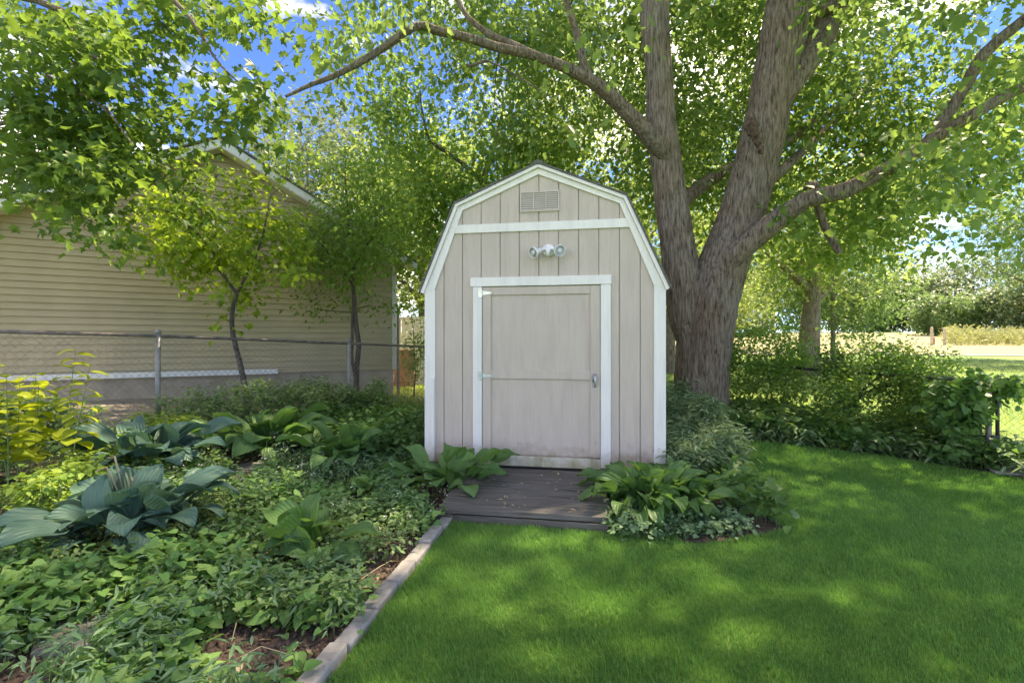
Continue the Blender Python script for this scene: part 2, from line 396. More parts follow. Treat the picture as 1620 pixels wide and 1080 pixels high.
def build_shed():
    R = empty('garden_shed', (SL[0], SL[1], 0), SH, 'beige gambrel-roof garden shed with white trim and single plank door', 'shed')
    DEP = 2.9; Z0 = .17
    outer = [(-.035, 1.925), (.334, 2.815), (1.181, 3.173), (2.031, 2.815), (2.432, 1.925)]
    inner = [(.110, 1.96), (.405, 2.755), (1.181, 3.08), (1.97, 2.755), (2.290, 1.96)]
    wall_o = [(0, 1.99), (.36, 2.79), (1.181, 3.13), (2.0, 2.79), (2.40, 1.99)]
    # core walls behind the planks
    MB().prism([(0.004, Z0)]+[(min(max(x, .004), 2.396), z-.012) for x, z in wall_o]+[(2.396, Z0)], .016, DEP).build('wall', M['siding'], R)
    MB().box((.05, .06, 0.0), (2.35, DEP-.05, Z0)).build('skid_base', M['deck'], R)
    # front planks
    xg = [0.0]+[.202+.1964*k for k in range(11)]+[2.40]
    for a, b in zip(xg[:-1], xg[1:]):
        a2, b2 = a+.004, b-.004
        for (p0, p1) in ([(Z0, None)] if (b < .6 or a > 1.79) else [(2.02, None)]):
            top = clip_top(a2, b2, wall_o)
            lo = p0
            if a < .60 < b:       # plank split round the door opening
                MB().prism([(a2, Z0), (.60, Z0), (.60, 2.02), (b2, 2.02)]+top[::-1], 0, .02).build('siding_plank', M['siding'], R); continue
            if a < 1.79 < b:
                MB().prism([(a2, 2.02), (1.792, 2.02), (1.792, Z0), (b2, Z0)]+top[::-1], 0, .02).build('siding_plank', M['siding'], R); continue
            MB().prism([(a2, lo), (b2, lo)]+top[::-1], 0, .02).build('siding_plank', M['siding'], R, .002)
    # rake boards
    def off(poly, d):
        out = []
        for i, p in enumerate(poly):
            q0 = poly[max(0, i-1)]; q1 = poly[min(len(poly)-1, i+1)]
            t = np.array(q1)-np.array(q0); t /= np.linalg.norm(t); out.append((p[0]-t[1]*d, p[1]+t[0]*d))
        return out
    rko = off(outer, -.034)
    for i in range(4):
        MB().prism([inner[i], inner[i+1], rko[i+1], rko[i]], -.024, -.001).build('rake_board', M['trim'], R, .002)
    # outer drip board and shingles: roof planes run to the back
    o1 = off(outer, -.032); o2 = off(outer, .0); o3 = off(outer, .002); o4 = off(outer, .018)
    for i in range(4):
        MB().prism([o1[i], o1[i+1], o2[i+1], o2[i]], -.055, DEP+.05).build('roof_deck', M['trim'], R)
        n = 7
        for k in range(n):      # shingle courses, each lapping the lower one
            t0, t1 = (k/n, (k+1.06)/n) if i < 2 else ((k-.06)/n, (k+1)/n)
            lerp = lambda A, B, t: tuple(np.array(A)*(1-t)+np.array(B)*t)
            up = (lambda p: (p[0], p[1]+.007))
            a0, a1 = lerp(o3[i], o3[i+1], t0), lerp(o3[i], o3[i+1], t1)
            b0, b1 = lerp(o4[i], o4[i+1], t0), lerp(o4[i], o4[i+1], t1)
            if i < 2: b0 = up(b0)
            else: b1 = up(b1)
            MB().prism([a0, a1, b1, b0], -.068, DEP+.06).build('shingle_course', M['shingle'], R)
    MB().prism([(1.10, 3.165), (1.262, 3.165), (1.185, 3.212), (1.177, 3.212)], -.07, DEP+.062).build('ridge_cap', M['shingle'], R)
    # corner boards, belt board, door casing
    for a, b in ((.0, .112), (2.292, 2.402)):
        MB().box((a, -.022, Z0+.01), (b, -.001, 1.955)).build('corner_board', M['trim'], R, .003)
    MB().prism([(.318, 2.522), (2.062, 2.522), (2.030, 2.608), (.350, 2.608)], -.021, -.0015).build('belt_board', M['trim'], R, .002)
    MB().box((.487, -.030, 1.976), (1.893, -.001, 2.066)).build('door_header', M['trim'], R, .003)
    MB().box((.514, -.025, Z0+.02), (.606, -.001, 1.974)).build('door_jamb', M['trim'], R, .003)
    MB().box((1.790, -.025, Z0+.02), (1.887, -.001, 1.974)).build('door_jamb', M['trim'], R, .003)
    MB().box((.608, -.028, Z0+.006), (1.788, .010, .272)).build('door_sill', M['sill'], R, .004)
    # door
    D = MB().box((.612, .004, .287), (1.784, .0145, 1.968)).build('door', M['siding'], R)
    MB().box((.612, -.016, .287), (.698, .0035, 1.968)).build('stile', M['siding'], D, .003)
    MB().box((1.692, -.016, .287), (1.784, .0035, 1.968)).build('stile', M['siding'], D, .003)
    MB().box((.6985, -.014, 1.888), (1.6915, .0035, 1.968)).build('top_rail', M['siding'], D, .003)
    MB().box((.6985, -.014, 1.046), (1.6915, .0035, 1.132)).build('middle_rail', M['siding'], D, .003)
    for z, mt in ((1.909, 'brass'), (1.073, 'zinc')):
        mb = MB().box((.570, -.031, z-.045), (.604, -.0255, z+.045))
        mb.tube([(.608, -.028, z-.042), (.608, -.028, z+.042)], .0065, 8)
        mb.prism([(.614, z-.024), (.705, z-.009), (.712, z), (.705, z+.009), (.614, z+.024)], -.024, -.0165)
        for q in (-.028, .028): mb.tube([(.587, -.034, z+q), (.587, -.030, z+q)], .005, 8)
        mb.build('hinge', M[mt], D)
    mb = MB().box((1.714, -.024, 1.02), (1.748, -.0165, 1.105))
    hd = [(1.731, -.024, 1.09), (1.733, -.046, 1.088), (1.738, -.058, 1.07), (1.740, -.060, 1.03), (1.737, -.055, .995), (1.733, -.044, .978)]
    mb.tube(hd, [.011, .012, .012, .011, .010, .008], 8); mb.lathe([(.0, 0), (.019, .001), (.019, .014), (.0, .016)], 14, Matrix.Translation((1.731, -.0245, 1.085)) @ Matrix.Rotation(math.radians(90), 4, 'X'))
    mb.build('door_handle', M['zinc'], D, smooth=True)
    # gable vent
    V = MB()
    for a, b in ((.998, 1.010), (1.127, 1.137), (1.253, 1.263), (1.376, 1.388)): V.box((a, -.020, 2.724), (b, -.001, 2.901))
    V.box((.998, -.020, 2.712), (1.388, -.001, 2.7238)); V.box((.998, -.020, 2.9012), (1.388, -.001, 2.913))
    vent = V.build('gable_vent', M['vent'], R)
    MB().box((1.004, -.0055, 2.718), (1.382, -.0012, 2.907)).build('vent_screen', M['vent_dark'], vent)
    for ca, cb in ((1.0105, 1.1265), (1.1375, 1.2525), (1.2635, 1.3755)):
        for k in range(9):
            z = 2.728+k*.0192
            MB().add([(ca, -.016, z), (cb, -.016, z), (cb, -.006, z+.017), (ca, -.006, z+.017), (ca, -.0145, z-.0015), (cb, -.0145, z-.0015), (cb, -.006, z+.0145), (ca, -.006, z+.0145)],
                     [(0, 1, 2, 3), (7, 6, 5, 4), (0, 4, 5, 1), (1, 5, 6, 2), (2, 6, 7, 3), (3, 7, 4, 0)]).build('vent_slat', M['vent'], vent)
    # white strip leaning on the left corner
    MB().box((.070, -.040, Z0+.02), (.106, -.0235, 1.045)).build('corner_strip', M['trim'], R, .003)
    return R
build_shed()

def build_lamp():
    p = shed_pt(1.283, .001, 2.325)
    R = empty('flood_lamp', p, SH, 'white twin-head flood lamp on the shed wall above the door', 'lamp')
    rx = Matrix.Rotation(math.radians(90), 4, 'X')
    MB().lathe([(0, 0), (.062, 0), (.062, .012), (.052, .026), (.03, .032), (0, .033)], 24, rx).build('mounting_plate', M['lamp_white'], R, smooth=True)
    MB().tube([(0, -.03, 0), (0, -.05, -.004), (0, -.06, -.03), (0, -.06, -.07)], [.022, .026, .024, .017], 12).build('sensor_housing', M['lamp_white'], R, smooth=True)
    for s in (-1, 1):
        c0 = Vector((s*.045, -.05, .005)); aim = Vector((s*.62, -.74, -.36)).normalized()
        if s > 0: aim = Vector((.42, -.86, -.24)).normalized()
        Mh = Matrix.Translation(c0+Vector((s*.030, -.008, -.012))) @ aim.to_track_quat('Z', 'Y').to_matrix().to_4x4()
        H = MB().tube([(s*.01, -.045, .012), tuple(c0), tuple(c0+Vector((s*.03, -.008, -.012)))], [.016, .017, .019], 10)
        H.lathe([(0, -.01), (.024, -.008), (.028, .03), (.036, .06), (.056, .095), (.058, .112), (.052, .112), (.050, .100), (0, .098)], 24, Mh)
        h = H.build('lamp_head', M['lamp_white'], R, smooth=True)
        MB().lathe([(.0505, .1005), (.049, .108), (.034, .109), (.033, .1045), (.0, .106)], 24, Mh).build('lamp_rim', M['zinc'], h, smooth=True)
        MB().lathe([(.0, .1065), (.031, .1065), (.024, .113), (0, .116)], 20, Mh).build('lamp_lens', M['lens'], h, smooth=True)
build_lamp()

def build_deck():
    R = empty('deck_ramp', shed_pt(0, 0, 0), SH, 'low dark weathered plank deck in front of the shed door', 'deck')
    ys = np.linspace(-.034, -1.13, 9)
    for i, (a, b) in enumerate(zip(ys[:-1], ys[1:])):
        z = lambda y: .158+.05*y
        j = .006*((i*37 % 5)-2); x0, x1 = .50+j, 1.835-j
        zj = .002*((i*13 % 4)-1)
        vs = [(x0, a-.004, z(a)-.035), (x1, a-.004, z(a)-.035), (x1, b+.004, z(b)-.035), (x0, b+.004, z(b)-.035)]
        vs += [(v[0], v[1], v[2]+.035+zj) for v in vs]
        MB().add(vs, [(0, 1, 2, 3), (7, 6, 5, 4), (0, 4, 5, 1), (1, 5, 6, 2), (2, 6, 7, 3), (3, 7, 4, 0)]).build('plank', M['deck'], R, .003)
    for x in (.56, 1.1, 1.75):
        MB().add([(x, -.06, -.01), (x+.05, -.06, -.01), (x+.05, -1.10, -.01), (x, -1.10, -.01), (x, -.06, .116), (x+.05, -.06, .116), (x+.05, -1.10, .064), (x, -1.10, .064)],
                 [(0, 1, 2, 3), (7, 6, 5, 4), (0, 4, 5, 1), (1, 5, 6, 2), (2, 6, 7, 3), (3, 7, 4, 0)]).build('joist', M['deck'], R)
    MB().box((.51, -1.150, -.02), (1.83, -1.131, .062)).build('fascia_plank', M['deck'], R)
build_deck()

# ------------------------------------------------------------------ bed edging
def build_edging():
    ln = np.linalg.norm(E1-E0); ang = math.atan2(_ed[1], _ed[0])
    R = empty('bed_edging', (E0[0], E0[1], 0), ang, 'row of grey edging blocks between the lawn and the plant bed', 'edging')
    x = 0.0; k = 0
    while x < ln-.05:
        l = .285+.02*math.sin(k*5.1); x1 = min(x+l, ln)
        dz = .006*math.sin(k*3.7); dy = .006*math.sin(k*2.3+1)
        o = MB().box((x+.003, -.044+dy, -.05), (x1-.003, .044+dy, .052+dz)).build('edging_block', M['edging'], R, .010)
        o.rotation_euler = (.03*math.sin(k*1.9), 0, 0)
        x = x1; k += 1
build_edging()

# flagstones in the bed
def flagstone(cx, cy, r, seed, label):
    rs = np.random.default_rng(seed); n = 9; a = np.sort(np.arange(n)/n*2*np.pi+rs.uniform(-.25, .25, n)); rr = r*rs.uniform(.8, 1.15, n)
    pts = [(float(rr[i]*np.cos(a[i])), float(.8*rr[i]*np.sin(a[i]))) for i in range(n)]
    mb = MB(); mb.add([(x, y, -.03) for x, y in pts]+[(x, y, .035) for x, y in pts], [tuple(range(n-1, -1, -1)), tuple(range(n, 2*n))]+[(i, (i+1) % n, n+(i+1) % n, n+i) for i in range(n)])
    o = mb.build('flagstone', M['flag'], None, .008); o.location = (cx, cy, float(gz(cx, cy))+.01); tag(o, label, 'stone', 'flagstones in the plant bed')
flagstone(-1.93, 2.28, .25, 3, 'flat grey flagstone among weeds in the near left of the bed')
flagstone(-3.35, 3.45, .26, 5, 'grey flagstone at the left picture edge below the yellow shrub')
flagstone(-2.62, 4.9, .22, 8, 'pale flagstone half covered behind the big blue hosta')

# ------------------------------------------------------------------ the neighbour's house
HA = math.radians(29.0); HP = (-8.15, 7.70)
def build_house():
    R = empty('neighbour_house', (HP[0], HP[1], 0), HA, 'tan vinyl-sided house with a low gable behind the left fence', 'house')
    T0, T1, TR = -.42, 6.34, 3.02; ZE, ZR, ZB = 3.20, 4.98, .80
    dep = 9.0
    out = [(T0, ZE), (TR, ZR), (T1, ZE)]
    MB().prism([(T0, ZB), (T1, ZB), (T1, ZE), (TR, ZR), (T0, ZE)], .012, dep).build('wall', M['vinyl'], R)
    MB().box((T0+.03, .03, -.3), (T1-.03, dep-.03, ZB)).build('foundation', M['concrete'], R)
    h = .1145; k = 0; z = ZB
    slope = (ZR-ZE)/(TR-T0); slope2 = (ZR-ZE)/(T1-TR)
    while z < ZR-.06:
        z1 = z+h-.002
        xa = T0+.06 if z1 <= ZE else max(T0+.06, T0+(z1-ZE)/slope); xb = T1-.07 if z1 <= ZE else min(T1-.07, T1-(z1-ZE)/slope2)
        xa0 = T0+.06 if z <= ZE else max(T0+.06, T0+(z-ZE)/slope); xb0 = T1-.07 if z <= ZE else min(T1-.07, T1-(z-ZE)/slope2)
        if xb-xa < .1: break
        # every plank is made of two lengths, joint staggered
        js = TR+1.4*math.sin(k*2.7); cuts = [(xa, xa0, js, js), (js+.002, js+.002, xb, xb0)] if (z1 < ZE and k % 3 == 0) else [(xa, xa0, xb, xb0)]
        for (ta, ba, tb, bb) in cuts:
            vs = [(ba, -.030, z), (bb, -.030, z), (tb, -.003, z1), (ta, -.003, z1), (ba, .0105, z), (bb, .0105, z), (tb, .0105, z1), (ta, .0105, z1)]
            MB().add(vs, [(0, 1, 2, 3), (7, 6, 5, 4), (0, 4, 5, 1), (1, 5, 6, 2), (2, 6, 7, 3), (3, 7, 4, 0)]).build('siding_plank', M['vinyl'], R)
        z += h; k += 1
    MB().box((T1-.068, -.030, ZB), (T1+.025, .06, ZE-.02)).build('corner_trim', M['vinyl_trim'], R, .004)
    MB().box((T0-.025, -.030, ZB), (T0+.058, .06, ZE-.02)).build('corner_trim', M['vinyl_trim'], R, .004)
    ov = .35
    for s, (xe, sl) in (('l', (T0-.4, slope)), ('r', (T1+.4, slope2))):
        ze = ZE-.4*sl
        MB().prism([(xe, ze+.02), (TR, ZR+.02), (TR, ZR+.16), (xe, ze+.16)], -ov, -ov+.03).build('rake_board', M['pipe'], R, .004)
        MB().prism([(xe, ze), (TR, ZR), (TR, ZR+.018), (xe, ze+.018)], -ov+.002, -.022).build('soffit', M['vinyl_trim'], R)
        MB().prism([(xe-.03, ze+.16), (TR, ZR+.175), (TR, ZR+.21), (xe-.03, ze+.195)], -ov-.04, dep+.3).build('roof', M['shingle'], R)
    return R
build_house()
# white square downspout extension lying along the foot of the house
def build_spout():
    R = empty('downspout_pipe', (HP[0], HP[1], 0), HA, 'long white square downspout pipe fixed along the foot of the house wall', 'pipe')
    a, l, w_, h_, t_ = -.4, 3.98, .055, .045, .004; y = -.10; z = .835
    MB().box((a, y-w_, z-h_), (l, y+w_, z-h_+t_)).box((a, y-w_, z+h_-t_), (l, y+w_, z+h_)).box((a, y-w_, z-h_+t_), (l, y-w_+t_, z+h_-t_)).box((a, y+w_-t_, z-h_+t_), (l, y+w_, z+h_-t_)).build('pipe_body', M['pipe'], R)
    for x in (.4, 1.6, 2.8, 3.8): MB().box((x, y-w_-.003, z-h_-.003), (x+.03, -.012, z-h_-.0005)).box((x, y-w_-.003, z-h_-.0005), (x+.03, y-w_-.0005, z+h_+.003)).build('pipe_strap', M['pipe'], R)
build_spout()

# ------------------------------------------------------------------ chain link fences
def build_fence(name, label, pts, hs, post_ts, mats, cat='fence', mesh_h=1.08, pitch=.078, rail_r=.021):
    """pts: polyline of (x,y); hs: height of the rail there; posts at the given points"""
    R = empty(name, (pts[0][0], pts[0][1], 0), 0, label, cat)
    P = np.array([(x, y, h) for (x, y), h in zip(pts, hs)], float); o0 = np.array((pts[0][0], pts[0][1], 0))
    MB().tube(P-o0, rail_r, 10).build('top_rail', mats[0], R, smooth=True)
    cum = np.concatenate([[0], np.cumsum(np.linalg.norm(np.diff(P[:, :2], axis=0), axis=1))])
    at = lambda s: np.array([np.interp(s, cum, P[:, i]) for i in range(3)])
    for s in post_ts:
        p = at(s); g = float(gz(p[0], p[1]))
        nrm = np.array((0, 0, 0))
        mb = MB().tube([(p[0]-o0[0], p[1]-o0[1], g-.15), (p[0]-o0[0], p[1]-o0[1], p[2]+.035)], .030, 12)
        mb.lathe([(.033, 0), (.033, .03), (.02, .05), (0, .055)], 12, Matrix.Translation((p[0]-o0[0], p[1]-o0[1], p[2]+.03)))
        mb.build('fence_post', mats[1], R, smooth=True)
    V = []; Q = []; n = 0; Lt = cum[-1]; r = .0021
    for sgn in (1, -1):
        s0 = -mesh_h
        while s0 < Lt+mesh_h:
            a, b = (s0, s0+mesh_h*.9) if sgn > 0 else (s0+mesh_h*.9, s0)
            # wire from the ground at a to the rail at b
            ta, tb = 0.0, 1.0
            def cl(t): return a+(b-a)*t
            for t in np.linspace(0, 1, 30):
                pass
            lo, hi = (max(0, (0-a)/(b-a)), min(1, (Lt-a)/(b-a))) if b > a else (max(0, (Lt-a)/(b-a)), min(1, (0-a)/(b-a)))
            if hi-lo > .03:
                m = 4
                for j in range(m):
                    t0 = lo+(hi-lo)*j/m; t1 = lo+(hi-lo)*(j+1)/m; pp = []
                    for t in (t0, t1):
                        q = at(cl(t)); zb = q[2]-mesh_h; pp.append(np.array((q[0]-o0[0], q[1]-o0[1], zb+(mesh_h-.01)*t)))
                    d = pp[1]-pp[0]; d /= np.linalg.norm(d); e = np.cross(d, (0, 0, 1)); e /= np.linalg.norm(e); f_ = np.cross(d, e)
                    off_ = e*(.0018*sgn)
                    for p in pp:
                        for ang in (0, 2.094, 4.189): V.append(p+off_+r*(math.cos(ang)*e+math.sin(ang)*f_))
                    Q += [(n+i, n+(i+1) % 3, n+3+(i+1) % 3, n+3+i) for i in range(3)]; n += 6
            s0 += pitch
    me = fast_mesh('chain_link_mesh', V, None, quads=np.array(Q)); tag(obj('chain_link_mesh', me, mats[2], R), kind='stuff')
    return R
# left fence, four points at their photographed rail heights
fl = [(W(-120, 521, 4.65)), W(250, 531, 6.2), W(552, 543, 8.2), W(690, 549, 9.7)]
_s = np.concatenate([[0], np.cumsum([np.hypot(*(fl[i+1]-fl[i])[:2]) for i in range(3)])])
build_fence('chain_link_fence', 'grey chain-link fence along the left side in front of the tan house', [p[:2] for p in fl], [p[2] for p in fl], [_s[1], _s[2], _s[3]-.02], (M['fence_rust'], M['fence_metal'], M['fence_metal']))
# right fence, tree to gate
fr_ = [W(1120, 570, 8.9), W(1330, 588, 7.0), W(1552, 602, 5.75)]
_s2 = np.concatenate([[0], np.cumsum([np.hypot(*(fr_[i+1]-fr_[i])[:2]) for i in range(2)])])
build_fence('overgrown_fence', 'dark chain-link fence overgrown with shrubs right of the big tree', [p[:2] for p in fr_], [p[2] for p in fr_], [.3, _s2[1], _s2[2]-.02], (M['dark_metal'],)*3, mesh_h=.95)
def build_gate():
    a = W(1578, 604, 5.62); b = W(1900, 622, 4.9); o0 = np.array((a[0], a[1], 0))
    R = empty('fence_gate', o0, 0, 'dark chain-link gate at the right picture edge over a path slab', 'gate')
    zt, zb = float(a[2]), .13
    A0 = np.array((0, 0, 0.)); B0 = np.array((b[0]-a[0], b[1]-a[1], 0.))
    z = lambda p, h: (p[0], p[1], h)
    mb = MB()
    for p0, p1 in ((z(A0, zb), z(A0, zt)), (z(B0, zb), z(B0, zt)), (z(A0, zb), z(B0, zb)), (z(A0, zt), z(B0, zt))): mb.tube([p0, p1], .019, 10)
    mb.build('gate_frame', M['dark_metal'], R, smooth=True)
    V = []; Q = []; n = 0; Lx = float(np.linalg.norm(B0)); D = B0/Lx; H = zt-zb; r = .0017
    for sgn in (1, -1):
        s0 = -H
        while s0 < Lx+H:
            a_, b_ = (s0, s0+H) if sgn > 0 else (s0+H, s0)
            lo, hi = (max(0, -a_/(b_-a_)), min(1, (Lx-a_)/(b_-a_))) if b_ > a_ else (max(0, (Lx-a_)/(b_-a_)), min(1, -a_/(b_-a_)))
            if hi-lo > .03:
                for t in (lo, hi):
                    p = D*(a_+(b_-a_)*t)+np.array((0, 0, zb+H*t)); e = np.array((-D[1], D[0], 0))
                    for ang in (0, 2.094, 4.189): V.append(p+e*(.0018*sgn)+r*(math.cos(ang)*e+math.sin(ang)*np.array((0, 0, 1.))))
                Q += [(n+i, n+(i+1) % 3, n+3+(i+1) % 3, n+3+i) for i in range(3)]; n += 6
            s0 += .078
    tag(obj('chain_link_mesh', fast_mesh('gate_mesh', V, None, quads=np.array(Q)), M['dark_metal'], R), kind='stuff')
    MB().tube([(-.075, .03, -.1), (-.075, .03, zt+.06)], .030, 12).build('gate_post', M['fence_metal'], R, smooth=True)
    for h in (.3, .85): MB().box((-.08, -.03, h), (.0, .03, h+.03)).build('gate_hinge', M['dark_metal'], R)
build_gate()
def slab(name, pts, mat, h=.03):
    n = len(pts); mb = MB(); zz = [float(gz(x, y)) for x, y in pts]
    mb.add([(x, y, z-.05) for (x, y), z in zip(pts, zz)]+[(x, y, z+h) for (x, y), z in zip(pts, zz)], [tuple(range(n-1, -1, -1)), tuple(range(n, 2*n))]+[(i, (i+1) % n, n+(i+1) % n, n+i) for i in range(n)])
    return tag(mb.build(name, mat, None, .006), kind='structure')
slab('path', [W(1548, 0, 5.62)[:2], W(1575, 0, 5.15)[:2], (9.0, 4.0), (9.2, 4.5)], M['path'])

# ------------------------------------------------------------------ leaves and foliage
def mirror(half):
    """half outline from base to tip (x>=0) to a full fan from the base, slightly folded along the midrib"""
    r = half; l = [(-x, y) for x, y in half[-2:0:-1]]
    pts = r+l; V = [(x, y, .22*abs(x)-.26*y*y) for x, y in pts]
    return np.array(V, float), np.array([(0, i, i+1) for i in range(1, len(pts)-1)])
LEAF = {
    'maple': mirror([(0, 0), (.40, .13), (.25, .30), (.47, .60), (.16, .60), (0, 1.0)]),
    'maple_small': mirror([(0, 0), (.42, .2), (.25, .42), (.33, .70), (0, 1.0)]),
    'ovate': mirror([(0, 0), (.27, .28), (.24, .62), (0, 1.0)]),
    'narrow': mirror([(0, 0), (.11, .35), (.08, .7), (0, 1.0)]),
    'heart': mirror([(0, .12), (.18, 0), (.42, .15), (.40, .48), (.18, .8), (0, 1.0)]),
    'clump': (np.array([(0, 0, 0), (.35, .3, .1), (.1, .55, 0), (-.3, .45, .12), (.3, .75, -.05), (0, 1, .1), (-.35, .9, 0)]), np.array([(0, 1, 2), (0, 2, 3), (2, 4, 5), (2, 5, 6)])),
}
def unit(v): return v/(np.linalg.norm(v, axis=-1, keepdims=True)+1e-9)

def leaf_mesh(name, kind, P, tip, nrm, size, rnd, width=1.0):
    """one mesh of many leaves: position, tip direction, approximate normal, length"""
    T, F = LEAF[kind]; n = len(P); k = len(T)
    y = unit(tip); x = unit(np.cross(y, nrm)); z = np.cross(x, y)
    sz = np.asarray(size)[:, None, None]
    V = P[:, None]+sz*(T[None, :, 0:1]*width*x[:, None]+T[None, :, 1:2]*y[:, None]+T[None, :, 2:3]*z[:, None])
    Fi = (F[None]+(np.arange(n)*k)[:, None, None]).reshape(-1, 3)
    return fast_mesh(name, V.reshape(-1, 3), Fi, np.repeat(rnd, k))

def clump_leaves(C, per, spread, size, rng, flat=.45, droop=.6, spray=True):
    """leaves round clump centres C; returns arrays for leaf_mesh"""
    n = len(C)*per; c = np.repeat(C, per, axis=0)
    off = rng.normal(0, 1, (n, 3))*np.array(spread)
    P = c+off
    az = rng.uniform(0, 2*np.pi, n)
    out = np.stack([np.cos(az), np.sin(az), -droop+rng.normal(0, .35, n)], -1)+unit(off)*.5
    nr = np.stack([rng.normal(0, 1-flat, n), rng.normal(0, 1-flat, n), np.ones(n)], -1)
    return P, unit(out), unit(nr), size*rng.uniform(.45, 1.4, n), rng.uniform(0, 1, n)

class Wood:
    """collects tapered tubes; grows twigs to reach clump centres"""
    def __init__(s): s.V = []; s.Q = []; s.n = 0; s.nodes = []; s.rad = []
    def tube(s, P, R, sides=8, register=True, jitter=None):
        v, q = tube_arrays(np.asarray(P, float), np.asarray(R, float), sides, jitter); s.V.append(v); s.Q.append(q+s.n); s.n += len(v)
        if register: s.nodes.append(np.asarray(P, float)); s.rad.append(np.asarray(R, float))
    def limb(s, P, R, step=.12, sides=10, wob=.02, seed=0):
        p, r = resample(P, R, step)
        ph = np.arange(len(p))[:, None]*.6+seed
        wv = wob*np.stack([np.sin(ph[:, 0]*1.3), np.cos(ph[:, 0]*1.7), np.sin(ph[:, 0]*.9+1)], -1)*np.minimum(1, np.arange(len(p))/4)[:, None]
        s.tube(p+wv, r, sides)
    def grow(s, C, rng, r0=.006, sides=4, every=1, maxr=.03):
        nodes = np.vstack(s.nodes); rads = np.concatenate(s.rad)
        d = np.array([np.min(np.linalg.norm(nodes-c, axis=1)) for c in C]); order = np.argsort(d)
        for j, i in enumerate(order):
            c = C[i]; dist = np.linalg.norm(nodes-c, axis=1); k = int(np.argmin(dist)); a = nodes[k]; l = dist[k]
            if l < .05: continue
            mid = (a+c)/2+rng.normal(0, .10*l, 3)+np.array((0, 0, .10*l)); t = np.linspace(0, 1, 6)[:, None]
            p = (1-t)**2*a+2*(1-t)*t*mid+t**2*c; r1 = min(rads[k]*.8, max(.004, r0*.6+.010*l), maxr)
            r = np.linspace(r1, .0022, 6); s.tube(p, r, sides, False)
            nodes = np.vstack([nodes, p[2:]]); rads = np.concatenate([rads, r[2:]])
    def build(s, name, mat, parent, smooth=True):
        me = fast_mesh(name, np.vstack(s.V), None, quads=np.vstack(s.Q), smooth=smooth)
        return obj(name, me, mat, parent)

def px_of(P):
    d = P[:, 1]; return CX+FPX*P[:, 0]/d, CY-FPX*(P[:, 2]-CAMZ)/d

def mask_lookup(grid_, px, py, cw, rh, y0=0):
    g = np.array(grid_, float); c = np.clip((px/cw).astype(int), 0, g.shape[1]-1); r = np.clip(((py-y0)/rh).astype(int), 0, g.shape[0]-1)
    return g[r, c]

# ---- the big maple -------------------------------------------------
def px_limb(pts, d):
    """(px, py, radius_px) list; d depth at the start and end -> points and radii"""
    n = len(pts); D = np.linspace(d[0], d[1], n)
    return [W(p[0], p[1], D[i]) for i, p in enumerate(pts)], [.93*p[2]/FPX*D[i] for i, p in enumerate(pts)]

def bark_tube(P, R, step, sides, flare=0.0, seed=0.0, depth=.10):
    p, r = resample(P, R, step); n = len(p)
    ang = np.arange(sides)/sides*2*np.pi; s = np.cumsum(np.concatenate([[0], np.linalg.norm(np.diff(p, axis=0), axis=1)]))
    A, Sx = np.meshgrid(ang, s); rr = np.maximum(r[:, None], .05)
    cx, cy_ = np.cos(A), np.sin(A)
    f1 = 10*np.clip(rr/.4, .3, 1)
    n1 = noise3(np.stack([cx*f1+seed, cy_*f1, Sx*2.6+seed], -1)); n2 = noise3(np.stack([cx*2.2*f1, cy_*2.2*f1+seed, Sx*6.5], -1))
    lump = noise3(np.stack([cx*1.6+seed, cy_*1.6, Sx*1.3], -1))
    ridge = 1-np.abs(2*n1-1)
    J = 1+depth*(ridge-.55)*1.0+depth*.5*(n2-.5)+.16*(lump-.5)
    if flare:
        fl_ = np.exp(-Sx/.42)*flare
        J = J+fl_*(.35+.65*np.maximum(0, np.cos(A*5+seed))**1.5)
    return p, r, J

